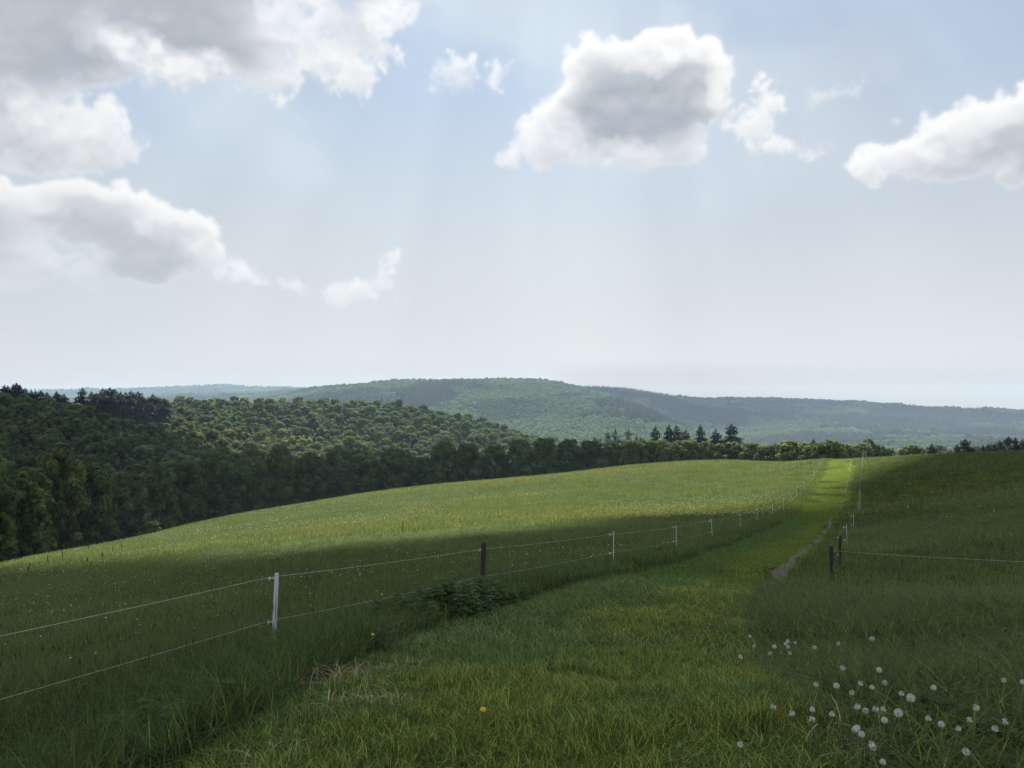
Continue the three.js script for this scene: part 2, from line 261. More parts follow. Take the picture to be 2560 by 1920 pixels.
function groundAt(x, z) {                              // z is three's: ahead is negative
  const r = Math.max(0.01, Math.hypot(x, z)), az = Math.atan2(x, -z), l = Math.log(r);
  let s = slopeAt(az, l);
  const over = Math.abs(az) - 0.8;
  if (over > 0) s = lerp(s, 0.5 * (slopeAt(-0.82, l) + slopeAt(0.82, l)), smooth(0, 2.3, over));
  let y = -1.6 + s * r;
  const bump = smooth(1.5, 5, r) * (1 - smooth(300, 600, r));
  y += bump * (0.10 * (noise2(x * 0.45, z * 0.45) - 0.5) + 0.16 * (noise2(x * 0.14 + 9, z * 0.14) - 0.5));
  if (r > 500) y += (fbm(x / 220, z / 220, 4) - 0.5) * Math.min(30, (r - 500) * 0.014);
  return y;
}
// the track: left and right fence lines, depth d ahead
const laneLeft = (d) => 0.43 * d - 7.5, laneRight = (d) => 0.4322 * d - 0.95;
const mownLeft = (d) => laneLeft(d) + piece([[3, 3.6], [5.5, 3.45], [11, 1.45], [17, 1.0], [25, 1.2], [60, 1.3], [150, 0.9]], d);
const mownRight = (d) => piece([[3, 1.5], [8, 2.5], [14, 4.1], [20, 7.0], [26, 9.3]], Math.min(d, 26)) + (d > 26 ? laneRight(d) - laneRight(26) : 0);
const rutAt = (d) => laneRight(d) - piece([[15, 1.4], [22, 1.75], [60, 1.75], [150, 2.0]], d);
const woodEdge = (az) => piece([[-900, 96], [-300, 118], [0, 141], [250, 165], [500, 187], [1000, 214], [1500, 226], [1850, 215], [2050, 192], [2150, 200], [2170, 240], [2600, 250], [3400, 260]], uOf(clamp(az, -0.75, 0.75)));   // distance over the ground
function zone(x, z) {
  const r = Math.hypot(x, z), az = Math.atan2(x, -z), d = -z;
  if (r > woodEdge(az) + (uOf(az) < 400 ? -6 : 0)) return 'wood';
  if (d > 0 && d < 190) {
    if (x > mownLeft(d) && x < mownRight(d)) return 'mown';
    if (x >= laneLeft(d) && x <= laneRight(d) && (x < mownLeft(d) + 0.5 || d > 26)) return 'verge';
  }
  return x < laneLeft(d) ? 'meadow' : 'rough';
}
// ---------- ground textures ----------
function noiseTexture(n, f, colour) {
  const d = new Uint8Array(n * n * 4);
  for (let j = 0; j < n; j++) for (let i = 0; i < n; i++) { const c = colour(i / n, j / n, f), o = (j * n + i) * 4; for (let k = 0; k < 3; k++) d[o + k] = clamp(c[k], 0, 1) * 255; d[o + 3] = 255; }
  const t = new THREE.DataTexture(d, n, n, THREE.RGBAFormat); t.wrapS = t.wrapT = THREE.RepeatWrapping; t.magFilter = THREE.LinearFilter; t.needsUpdate = true; return t;
}
function tileNoise(u, v, f, s) { const g = (x, y) => hash2(((x % f) + f) % f + s, ((y % f) + f) % f + s * 7); const x = u * f, y = v * f, i = Math.floor(x), j = Math.floor(y), a = x - i, b = y - j, p = a * a * (3 - 2 * a), q = b * b * (3 - 2 * b); return lerp(lerp(g(i, j), g(i + 1, j), p), lerp(g(i, j + 1), g(i + 1, j + 1), p), q); }
const soilMap = noiseTexture(512, 0, (u, v) => { const n = 0.5 * tileNoise(u, v, 9, 1) + 0.3 * tileNoise(u, v, 37, 2) + 0.35 * tileNoise(u, v, 140, 3); const g = 0.55 + 0.75 * (n - 0.3); return [g, g, g]; });
const C = (r, g, b) => new THREE.Color(r, g, b);
function tag(o, label, category, group, kind) { const u = o.userData = { ...o.userData }; if (kind) u.kind = kind; if (label) u.label = label; if (category) u.category = category; if (group) u.group = group; return o; }
function build(geometry, material, name, parent = scene) { const m = new THREE.Mesh(geometry, material); m.name = name; parent.add(m); return m; }

// ---------- the ground, one sheet from underfoot to beyond the far hills ----------
{
  const az = []; for (let a = -0.84; a <= 0.8401; a += 0.0042) az.push(a);
  for (let a = 0.84 + 0.0545; a < 2 * Math.PI - 0.84 - 0.02; a += 0.0545) az.push(a);
  const R = 400, n = az.length, pos = new Float32Array((R + 1) * n * 3), col = new Float32Array((R + 1) * n * 3), uv = new Float32Array((R + 1) * n * 2), idx = [];
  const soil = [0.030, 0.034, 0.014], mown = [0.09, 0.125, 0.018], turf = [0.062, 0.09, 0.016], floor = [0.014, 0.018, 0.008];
  for (let j = 0; j <= R; j++) for (let i = 0; i < n; i++) {
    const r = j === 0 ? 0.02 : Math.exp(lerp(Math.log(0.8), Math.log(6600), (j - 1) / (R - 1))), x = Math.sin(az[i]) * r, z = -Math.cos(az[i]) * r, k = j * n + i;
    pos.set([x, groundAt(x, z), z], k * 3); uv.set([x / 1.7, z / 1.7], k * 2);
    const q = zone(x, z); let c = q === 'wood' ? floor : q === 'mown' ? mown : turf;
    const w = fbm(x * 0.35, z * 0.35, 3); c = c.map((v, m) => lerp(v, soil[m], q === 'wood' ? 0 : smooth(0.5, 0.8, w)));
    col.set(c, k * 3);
  }
  for (let j = 0; j < R; j++) for (let i = 0; i < n; i++) { const a = j * n + i, b = j * n + (i + 1) % n; idx.push(a, b, a + n, b, b + n, a + n); }
  const g = new THREE.BufferGeometry(); g.setAttribute('position', new THREE.BufferAttribute(pos, 3)); g.setAttribute('color', new THREE.BufferAttribute(col, 3)); g.setAttribute('uv', new THREE.BufferAttribute(uv, 2)); g.setIndex(idx); g.computeVertexNormals();
  const nn = g.attributes.normal; if (nn.getY(n * 5) < 0) { for (let i = 0; i < idx.length; i += 3) { const t = idx[i]; idx[i] = idx[i + 1]; idx[i + 1] = t; } g.setIndex(idx); g.computeVertexNormals(); }
  tag(build(g, new THREE.MeshPhysicalMaterial({ vertexColors: true, map: soilMap, bumpMap: soilMap, bumpScale: 0.03, roughness: 1, specularIntensity: 0 }), 'ground'), 'rolling grassland and wooded hills under the whole view', 'ground', null, 'structure');
}
// ---------- the clouds overhead, whose shadows lie on the land ----------
// each is given by the outline of its shadow on the ground, as [u, depth] pairs seen from here, and by the height of its base
function shadowCloud(outline, base, seed, label, heart) {
  const k = 1 / Math.tan(rad(SUN_EL)), q = rng(seed);
  const pts = outline.map(([x, d]) => { const h = base + 12; return new THREE.Vector2(x + Math.sin(rad(SUN_AZ)) * h * k, d + Math.cos(rad(SUN_AZ)) * h * k); });
  const curve = new THREE.CatmullRomCurve3(pts.map((p) => new THREE.Vector3(p.x, 0, p.y)), true, 'centripetal');
  const n = 300, rim = curve.getSpacedPoints(n).slice(0, n), c = rim.reduce((a, p) => a.add(p), new THREE.Vector3()).multiplyScalar(1 / n);
  if (heart) c.set(heart[0] + Math.sin(rad(SUN_AZ)) * (base + 12) * k, 0, heart[1] + Math.cos(rad(SUN_AZ)) * (base + 12) * k);
  const rings = 12, pos = [], idx = [];
  for (const side of [1, -1]) for (let j = 0; j <= rings; j++) for (let i = 0; i < n; i++) {
    const t = j / rings, p = rim[i], wob = 1 + 0.0 * q();
    const x = lerp(c.x, p.x, t * wob) + (noise2(p.x * 0.06 + seed, p.z * 0.06) - 0.5) * 5 * t, z = lerp(c.z, p.z, t * wob) + (noise2(p.x * 0.06, p.z * 0.06 + seed) - 0.5) * 5 * t;
    const dome = Math.sqrt(Math.max(0, 1 - t * t)), lump = fbm(x / 60 + seed, z / 60, 4);
    const y = side > 0 ? base + dome * (40 + 110 * lump) : base - dome * (1 + 5 * fbm(x / 90, z / 90 + seed, 3));
    pos.push(x, y, -z);
  }
  for (const s of [0, 1]) for (let j = 0; j < rings; j++) for (let i = 0; i < n; i++) {
    const o = s * (rings + 1) * n, a = o + j * n + i, b = o + j * n + (i + 1) % n;
    if (s === 0) idx.push(a, a + n, b, b, a + n, b + n); else idx.push(a, b, a + n, b, b + n, a + n);
  }
  const g = new THREE.BufferGeometry(); g.setAttribute('position', new THREE.Float32BufferAttribute(pos, 3)); g.setIndex(idx); g.computeVertexNormals();
  const m = build(g, new THREE.MeshPhysicalMaterial({ color: C(0.97, 0.97, 0.97), roughness: 1, transmission: 0.8, thickness: 0, specularIntensity: 0 }), 'cloud');
  tag(m, label, 'cloud', null, 'structure');
}
const atU = (u, d) => [(u - 1280) / FOCAL * d, d];     // ground plan point below a column of the photograph
// over the near ground: its edge runs across the meadow and the track
shadowCloud([atU(-900, 62), atU(-350, 88), atU(0, 106), atU(230, 76), atU(500, 47), atU(750, 44), atU(1050, 50), atU(1300, 54), atU(1550, 61), atU(1750, 72), atU(1920, 80), atU(2050, 98), atU(2130, 112), [80, 150], [130, 165], [190, 150], [260, 60], [200, -80], [0, -140], [-150, -80], [-170, 20]], 620, 3, 'broad grey cloud base high over the near meadow', [34, -80]);
// over the wood
shadowCloud([atU(-700, 84), atU(-300, 98), atU(0, 112), atU(200, 138), atU(500, 168), atU(900, 202), atU(1300, 224), atU(1560, 231), atU(1660, 246), atU(1500, 285), atU(1100, 300), atU(760, 318), atU(600, 350), atU(470, 385), atU(330, 420), atU(200, 470), atU(0, 540), atU(-300, 560), atU(-700, 430), atU(-800, 260)], 640, 5, 'flat grey cloud base high over the wooded slope');
// over the farther ridge
shadowCloud([atU(1500, 2250), atU(1640, 2200), atU(1800, 2250), atU(1950, 2500), atU(2150, 2650), atU(2350, 2680), atU(2600, 2620), atU(2900, 2700), atU(2900, 3050), atU(2500, 3150), atU(2050, 3200), atU(1700, 3250), atU(1400, 3200), atU(1390, 2800)], 3450, 7, 'distant high grey cloud base over the farther ridge');
// ---------- foliage ----------
function leafMaterial(name, r, g, b, t = 0.3) { return new THREE.MeshPhysicalMaterial({ name, color: C(r, g, b), vertexColors: true, roughness: 0.9, specularIntensity: 0.18, transmission: t, thickness: 0, side: THREE.DoubleSide }); }
const barkMaterial = new THREE.MeshStandardMaterial({ color: C(0.055, 0.045, 0.035), roughness: 0.95, map: soilMap });
class Mass {                                           // loose triangles with colours
  constructor() { this.p = []; this.c = []; }
  tri(a, b, c, k) { this.p.push(...a, ...b, ...c); for (let i = 0; i < 3; i++) this.c.push(...k); }
  geometry() { const g = new THREE.BufferGeometry(); g.setAttribute('position', new THREE.Float32BufferAttribute(this.p, 3)); g.setAttribute('color', new THREE.Float32BufferAttribute(this.c, 3)); g.computeVertexNormals(); return g; }
}
const V = (x, y, z) => new THREE.Vector3(x, y, z);
// a leaf spray: a bent diamond of two triangles that faces mostly outward and up
function spray(m, p, out, s, q, k) {
  const n = V(out.x + (q() - 0.5) * 1.3, out.y + 0.35 + (q() - 0.5) * 1.1, out.z + (q() - 0.5) * 1.3).normalize();
  const a = V(q() - 0.5, q() - 0.5, q() - 0.5).cross(n).normalize(), b = n.clone().cross(a), w = s * (0.35 + 0.3 * q());
  const e = (i, j, l) => [p.x + a.x * i + b.x * j + n.x * l, p.y + a.y * i + b.y * j + n.y * l, p.z + a.z * i + b.z * j + n.z * l];
  const t0 = e(-s * 0.5, 0, 0), t1 = e(s * 0.5, 0, 0), l = e(s * 0.1 * (q() - 0.5), w, -0.15 * s), r = e(s * 0.1 * (q() - 0.5), -w, -0.15 * s);
  m.tri(t0, r, t1, k); m.tri(t0, t1, l, k);
}
// broadleaf crown: lobes gathered on a rough dome, each covered with leaf sprays
function broadleafCrown({ h, w, base, lobes, leaves, size, seed, squash = 0.8, tint = 0.35, lobe = 1 }) {
  const q = rng(seed), m = new Mass(), c = [];
  for (let i = 0; i < lobes; i++) {
    const y = base + (h - base) * Math.pow((i + 0.5) / lobes, 0.85), t = (y - base) / (h - base), ring = w * Math.sqrt(Math.max(0.05, 1 - Math.pow(Math.abs(t - 0.38) / 0.64, 2.2))) * (0.45 + 0.5 * q()), a = i * 2.4 + q() * 1.2;
    const r = w * (0.26 + 0.24 * q()) * (1 - 0.3 * t) * lobe;
    c.push([V(Math.cos(a) * ring * 0.72, Math.min(y, h - r * squash * 0.8), Math.sin(a) * ring * 0.72), r]);
  }
  const each = Math.round(leaves / lobes);
  for (const [o, r] of c) {
    const shade = 1 - tint * (q() - 0.4);
    for (let i = 0; i < each; i++) {
      const z = 1 - 2 * q(), f = q() * 6.283, s = Math.sqrt(1 - z * z), n = V(s * Math.cos(f), z, s * Math.sin(f)), ru = r * (0.72 + 0.38 * q()) * (0.86 + 0.3 * noise2(f * 2.2 + o.x, z * 3 + o.y));
      if (n.y < -0.55 && q() < 0.6) continue;
      const p = V(o.x + n.x * ru, o.y + n.y * ru * squash, o.z + n.z * ru), g = shade * (0.78 + 0.44 * q());
      spray(m, p, n, size * (0.65 + 0.7 * q()), q, [g * (0.96 + 0.1 * q()), g, g * (0.9 + 0.15 * q())]);
    }
  }
  return m.geometry();
}
function trunkGeometry(h, r, seed, limbs = 5) {
  const q = rng(seed), parts = [], limb = (a, b, r0, r1) => { const d = b.clone().sub(a), g = new THREE.CylinderGeometry(r1, r0, d.length(), 7, 2, true); g.applyQuaternion(new THREE.Quaternion().setFromUnitVectors(V(0, 1, 0), d.clone().normalize())); const m = a.clone().add(b).multiplyScalar(0.5); g.translate(m.x, m.y, m.z); parts.push(g); };
  const top = V((q() - 0.5) * 0.5, h * 0.55, (q() - 0.5) * 0.5); limb(V(0, -0.6, 0), top, r, r * 0.6);
  for (let i = 0; i < limbs; i++) { const a = i * 6.283 / limbs + q(), s = top.clone().multiplyScalar(0.55 + 0.4 * q()); limb(s, V(s.x + Math.cos(a) * h * 0.2, s.y + h * (0.18 + 0.15 * q()), s.z + Math.sin(a) * h * 0.2), r * 0.42, r * 0.12); }
  return mergeGeometries(parts);
}
// spruce: whorls of drooping boughs, each bough a fan of needle sprays
function spruceCrown({ h, w, base, whorls, boughs, seed, ragged = 0.25, droop = 0.3, fine = 5 }) {
  const q = rng(seed), m = new Mass();
  for (let i = 0; i < whorls; i++) {
    const t = i / (whorls - 1), y = lerp(base, h - 0.35, Math.pow(t, 0.92)), len = w * (Math.pow(1 - t, 0.68) * 0.97 + 0.06) * (1 - ragged * 0.5 + ragged * q());
    const n = Math.max(4, Math.round(boughs * (1 - 0.55 * t)));
    for (let b = 0; b < n; b++) {
      const a = (b + q() * 0.8) * 6.283 / n + i * 1.1, yo = (q() - 0.5) * 0.5, L = len * (0.7 + 0.45 * q()), ca = Math.cos(a), sa = Math.sin(a), lift = t > 0.8 ? 0.5 : 0.05;
      for (let s = 0; s < fine; s++) {
        const f0 = s / fine * 0.9 + 0.04, f1 = f0 + 1.35 / fine, half = L * 0.26 * (1 - 0.6 * f0) + 0.13, hang = (f) => y + yo + L * (lift * f - droop * f * f + (f > 0.75 ? 0.1 * (f - 0.75) : 0));
        const P = (f, side, dy) => [ca * L * f - sa * side, hang(f) + dy, sa * L * f + ca * side];
        const g = 0.75 + 0.5 * q(), k = [g, g, g], j = (q() - 0.5) * 0.2 * half;
        m.tri(P(f0, 0, 0.06), P(f1 - 0.04, half + j, -0.12 * L * 0.3), P(f1, 0, 0), k); m.tri(P(f0, 0, 0.06), P(f1, 0, 0), P(f1 - 0.04, -half + j, -0.12 * L * 0.3), k);
        if (s % 2) m.tri(P(f0, 0, 0), P(f1, 0, 0), P((f0 + f1) / 2, j, -half * 1.3), k);
      }
    }
  }
  for (let i = 0; i < 5; i++) { const a = i * 1.26; m.tri([0, h + 0.5, 0], [Math.cos(a) * 0.22, h - 0.9, Math.sin(a) * 0.22], [Math.cos(a + 1.2) * 0.22, h - 0.9, Math.sin(a + 1.2) * 0.22], [1, 1, 1]); }
  return m.geometry();
}
const GREENS = [leafMaterial('leaf_dark', 0.060, 0.100, 0.023), leafMaterial('leaf_mid', 0.076, 0.118, 0.027), leafMaterial('leaf_fresh', 0.1, 0.136, 0.026), leafMaterial('leaf_olive', 0.084, 0.104, 0.030), leafMaterial('leaf_grey', 0.078, 0.116, 0.042)];
const NEEDLES = leafMaterial('needles', 0.016, 0.026, 0.016, 0.08), LARCH = leafMaterial('larch_needles', 0.040, 0.056, 0.022, 0.25), BLOSSOM = leafMaterial('blossom', 0.20, 0.21, 0.14, 0.3);
const taken = {};
function numbered(name) { const n = taken[name] = (taken[name] ?? -1) + 1; return n ? name + '_' + String(n).padStart(3, '0') : name; }
function makeTree(name, crown, leaf, trunk) {
  const o = new THREE.Group(); o.name = name;
  build(trunk, barkMaterial, 'trunk', o); build(crown, leaf, 'crown', o);
  return o;
}
// prototypes: edge trees with much leaf, slope trees with less
const edgeCrowns = [11, 12, 13, 14, 15].map((s, i) => broadleafCrown({ h: 12 + (i % 3), w: 5.6 + 0.7 * (i % 2), base: 0.3 + 0.4 * (i % 2), lobes: 58, leaves: 6000, size: 0.6, seed: s, tint: 0.6, lobe: 0.66 }));
const slopeCrowns = [21, 22, 23, 24].map((s, i) => broadleafCrown({ h: 13 + i % 3, w: 4.6 + 0.5 * (i % 2), base: 3, lobes: 38, leaves: 2800, size: 0.72, seed: s, squash: 0.8, tint: 0.8, lobe: 0.66 }));
const shrubCrowns = [31, 32, 33, 34].map((s, i) => broadleafCrown({ h: 4.6 + 0.7 * (i % 3), w: 2.7 + 0.4 * (i % 2), base: 0.1, lobes: 26, leaves: 2400, size: 0.4, seed: s, squash: 0.9, tint: 0.6, lobe: 0.8 }));
const spruceCrowns = [41, 42, 43, 44, 45].map((s, i) => spruceCrown({ h: 15, w: 5.2 + 0.6 * (i % 3), base: 1.0, whorls: 40, boughs: 15, seed: s, ragged: i === 4 ? 0.7 : 0.4, droop: 0.28 + 0.06 * (i % 2) }));
const larchCrowns = [51, 52].map((s) => spruceCrown({ h: 14, w: 5.6, base: 1.5, whorls: 24, boughs: 8, seed: s, ragged: 0.8, droop: 0.1, fine: 5 }));
const trunks = [trunkGeometry(13, 0.24, 61), trunkGeometry(14, 0.28, 62)], shrubTrunk = trunkGeometry(4.5, 0.08, 63, 7);
const spruceTrunk = (() => { const g = new THREE.CylinderGeometry(0.03, 0.24, 15.4, 7, 1, true); g.translate(0, 7.2, 0); return g; })();
const protos = new Map();
function plant(name, crown, leaf, trunk, x, z, scale, turn, label, category, group, sx = 1) {
  const key = name + crown.uuid + leaf.uuid; let o;
  if (!protos.has(key)) { o = makeTree(name, crown, leaf, trunk); protos.set(key, o); } else o = protos.get(key).clone();
  o.name = numbered(name); scene.add(o);
  o.position.set(x, groundAt(x, z) - 0.1, z); o.rotation.set((turn * 7 % 1 - 0.5) * 0.06, turn, (turn * 13 % 1 - 0.5) * 0.06); o.scale.set(scale * sx, scale, scale * sx);
  o.userData = {}; tag(o, label, category, group);
  return o;
}
const ordinal = (n) => ['first', 'second', 'third', 'fourth', 'fifth', 'sixth', 'seventh', 'eighth', 'ninth', 'tenth', 'eleventh', 'twelfth', 'thirteenth', 'fourteenth', 'fifteenth', 'sixteenth', 'seventeenth', 'eighteenth', 'nineteenth', 'twentieth', 'twenty-first', 'twenty-second', 'twenty-third', 'twenty-fourth', 'twenty-fifth', 'twenty-sixth', 'twenty-seventh', 'twenty-eighth', 'twenty-ninth', 'thirtieth', 'thirty-first', 'thirty-second', 'thirty-third', 'thirty-fourth'][n];
const plan = (u, d) => { const p = atU(u, d); return [p[0], -p[1]]; };      // column and depth to x, z
// height a thing needs so that its top is seen at row v
const topAt = (x, z, v) => { const b = Math.cos(PITCH), s = Math.sin(PITCH), q = (960 - v) / FOCAL; return (s + q * b) / (b - q * s) * -z - groundAt(x, z) + 0.1; };
const occupied = [];                                   // trunks so far, so that the wood does not grow through them
function room(x, z, d) { for (const [a, b, e] of occupied) if ((a - x) ** 2 + (b - z) ** 2 < (d + e) ** 2) return false; return true; }

// ---------- the front row of the wood, along the far edge of the meadow ----------
{
  const q = rng(900);
  // [u, row of the tree's top, crown width factor]
  const tops = [[-40, 1150], [62, 1172], [150, 1120], [232, 1150], [318, 1176], [400, 1158], [470, 1150], [545, 1128], [628, 1140], [700, 1114], [775, 1130], [846, 1116], [905, 1136], [978, 1128], [1052, 1140], [1110, 1104], [1168, 1108], [1236, 1112], [1300, 1096], [1362, 1092], [1420, 1094], [1476, 1097], [1530, 1104], [1580, 1100]];
  tops.forEach(([u, v], i) => {
    const az = azOfU(u), r = woodEdge(az) + 4.5 + 3 * q(), x = Math.sin(az) * r, z = -Math.cos(az) * r, h = topAt(x, z, v + 6 * (q() - 0.5)), g = edgeCrowns[i % 5];
    g.boundingBox ?? g.computeBoundingBox();
    const s = clamp(h / g.boundingBox.max.y, 0.5, 1.7);
    occupied.push([x, z, 2.2]);
    plant('broadleaf_tree', g, GREENS[[0, 1, 3, 0, 4, 1, 0][i % 7]], trunks[i % 2], x, z, s, q() * 6.28, `dark green broadleaf tree, ${ordinal(i)} from the valley end of the wood's front row`, 'tree', 'broadleaf trees in the front row of the wood', clamp(0.98 / s, 0.75, 1.25));
  });
  // low bushes filling the foot of the edge
  const low = [[20, 0.62], [110, 0.7], [275, 0.62], [365, 0.5], [440, 0.6], [590, 0.6], [668, 0.5], [740, 0.62], [880, 0.55], [985, 0.9], [1080, 0.55], [1200, 0.7], [1270, 0.6], [1335, 0.55], [1450, 0.62], [1505, 0.72], [1560, 0.7]];
  low.forEach(([u, s], i) => { const az = azOfU(u), r = woodEdge(az) + 1.2 + q(), x = Math.sin(az) * r, z = -Math.cos(az) * r; occupied.push([x, z, 1.2]); plant('bush', shrubCrowns[i % 4], GREENS[u === 985 ? 3 : [0, 1, 0, 4][i % 4]], shrubTrunk, x, z, s * 1.15, q() * 6.28, u === 985 ? 'rounded brownish olive bush at the foot of the wood edge' : 'low dark green bush under the front trees of the wood', 'bush', u === 985 ? null : 'low bushes under the front row of the wood'); });
}
// ---------- shrubs and small trees along the end of the meadow ----------
{
  const q = rng(901);
  const list = [[1615, 1098, 1, 1.2], [1652, 1096, 2, 1.1], [1690, 1100, 1, 1.1], [1726, 1098, 2, 1.1], [1766, 1102, 2, 1.0], [1800, 1108, 1, 1.0], [1835, 1103, 0, 1.35], [1880, 1105, 3, 0.9], [1912, 1112, 3, 0.9], [1944, 1108, 1, 0.9], [1982, 1099, 2, 1.35], [2018, 1112, 3, 0.9], [2056, 1104, 1, 1.1], [2080, 1099, 1, 1.0], [2106, 1108, 2, 0.9], [2132, 1110, 3, 1.0], [2158, 1106, 3, 1.2], [2174, 1095, 1, 0.8], [2200, 1110, 1, 0.9], [2216, 1118, 2, 0.8]];
  const look = { 1835: 'dark rounded shrub with pale edges, largest of the hedge below the spruces', 1982: 'yellow-green rounded bush standing proud of the hedge', 2132: 'hawthorn in thin white blossom at the end of the grass track', 2158: 'broad hawthorn in white blossom beside the top of the track', 2174: 'dark narrow tree rising over the blossoming hawthorn' };
  list.forEach(([u, v, m, wide], i) => {
    const az = azOfU(u), r = woodEdge(az) + 5 + 3 * q() + (u > 2100 ? 18 : 0), x = Math.sin(az) * r, z = -Math.cos(az) * r, g = shrubCrowns[i % 4]; g.boundingBox ?? g.computeBoundingBox();
    const s = clamp(topAt(x, z, v) / g.boundingBox.max.y, 0.5, 2.6); occupied.push([x, z, 2]);
    const o = plant(u === 2174 ? 'small_tree' : 'hedge_shrub', g, GREENS[u === 1982 ? 2 : m], shrubTrunk, x, z, s, q() * 6.28, look[u] ?? `leafy green shrub, ${ordinal(i)} of the hedge counted from the wood`, 'shrub', look[u] ? null : 'shrubs of the hedge at the end of the meadow', wide * clamp(1.35 / s, 0.65, 1.2));
    if (u === 2132 || u === 2158 || u === 2106) {      // blossom: small pale sprays over the crown
      const mm = new Mass(), p = g.attributes.position, k = rng(u); for (let t = 0; t < p.count; t += 6) if (k() < (u === 2158 ? 0.5 : 0.28)) { const a = V(p.getX(t), p.getY(t), p.getZ(t)); spray(mm, a.clone().multiplyScalar(1.03), a.normalize(), 0.26, k, [1, 1, 1]); }
      build(mm.geometry(), BLOSSOM, 'blossom', o);
    }
  });
}
// ---------- spruces and larches on the skyline over the hedge ----------
{
  const q = rng(902), row = [[1634, 1062, 1.3, 262], [1671, 1058, 1.0, 258], [1694, 1058, 1.0, 262], [1714, 1071, 1.15, 256], [1751, 1058, 1.15, 264], [1789, 1069, 1.1, 258], [1827, 1056, 1.35, 260]];
  row.forEach(([u, v, w, d], i) => { const [x, z] = plan(u, d), g = spruceCrowns[i === 6 ? 4 : i % 4], s = topAt(x, z, v) / 15.4; occupied.push([x, z, 2]); plant('spruce', g, NEEDLES, spruceTrunk, x, z, s, q() * 6.28, ['dark spruce at the larch end of the row of seven, broad and low-branched', 'slim dark spruce, second of the skyline row of seven', 'slim dark spruce, third of the skyline row of seven', 'short dark spruce leaning on its taller neighbour, fourth of the row of seven', 'well-shaped pointed dark spruce standing free, fifth of the row of seven', 'shorter dark spruce, sixth of the skyline row of seven', 'tall ragged dark spruce with long side boughs, last of the row of seven'][i], 'spruce', 'seven dark spruces on the skyline', w * 1.05 / s * 0.95); });
  const lar = [[1487, 1088, 0.8, 256], [1502, 1090, 0.8, 262], [1518, 1076, 0.9, 256], [1537, 1067, 1.15, 262], [1569, 1070, 1.0, 258], [1588, 1083, 0.8, 264], [1602, 1090, 0.8, 256]];
  lar.forEach(([u, v, w, d], i) => { const [x, z] = plan(u, d), s = topAt(x, z, v) / 14.4; occupied.push([x, z, 2]); plant('larch', larchCrowns[i % 2], LARCH, spruceTrunk, x, z, s, q() * 6.28, `thin open larch, ${ordinal(i)} of the pale conifers beside the spruce row`, 'larch', 'thin larches beside the spruces', w * 0.9 / s); });
  // tops that peep over the other meadow's crest
  const peep = [[2033, 1095, 235, 'small dark spruce top peeping over the hedge bushes'], [2303, 1114, 235, 'tiny dark spruce top behind the open meadow crest'], [2328, 1107, 238, 'small pointed spruce alone behind the meadow crest'], [2392, 1108, 240, 'small dark spruce against the larger round-topped conifer'], [2409, 1096, 242, 'broad dark conifer standing alone behind the meadow crest'], [2456, 1110, 235, 'first small spruce top of the dark group at the frame edge'], [2470, 1109, 238, 'second small spruce top of the dark group at the frame edge'], [2486, 1108, 240, 'third small spruce top of the dark group at the frame edge'], [2497, 1098, 246, 'slim taller spruce beside the dark clump of conifers'], [2518, 1089, 250, 'tallest pointed spruce of the dark conifer clump'], [2536, 1091, 246, 'broad spruce just beyond the tallest of the dark clump'], [2556, 1096, 250, 'dark spruce cut by the frame at the end of the meadow']];
  peep.forEach(([u, v, d, label], i) => { const [x, z] = plan(u, d), s = topAt(x, z, v) / 15.4; plant('spruce', spruceCrowns[i % 5], NEEDLES, spruceTrunk, x, z, s, q() * 6.28, label, 'spruce', 'spruces behind the open meadow', u === 2409 ? 1.5 : 1); });
  const bu = plan(2277, 232); plant('hedge_shrub', shrubCrowns[1], GREENS[2], shrubTrunk, bu[0], bu[1], topAt(bu[0], bu[1], 1119) / 5, 1, 'low yellow-green bush top just over the meadow crest', 'bush');
  const b2 = plan(385, 152); plant('bush', shrubCrowns[2], GREENS[2], shrubTrunk, b2[0], b2[1], 0.42, 2, 'small spreading bush alone on the sunlit meadow below the wood', 'bush', null, 1.7);
}
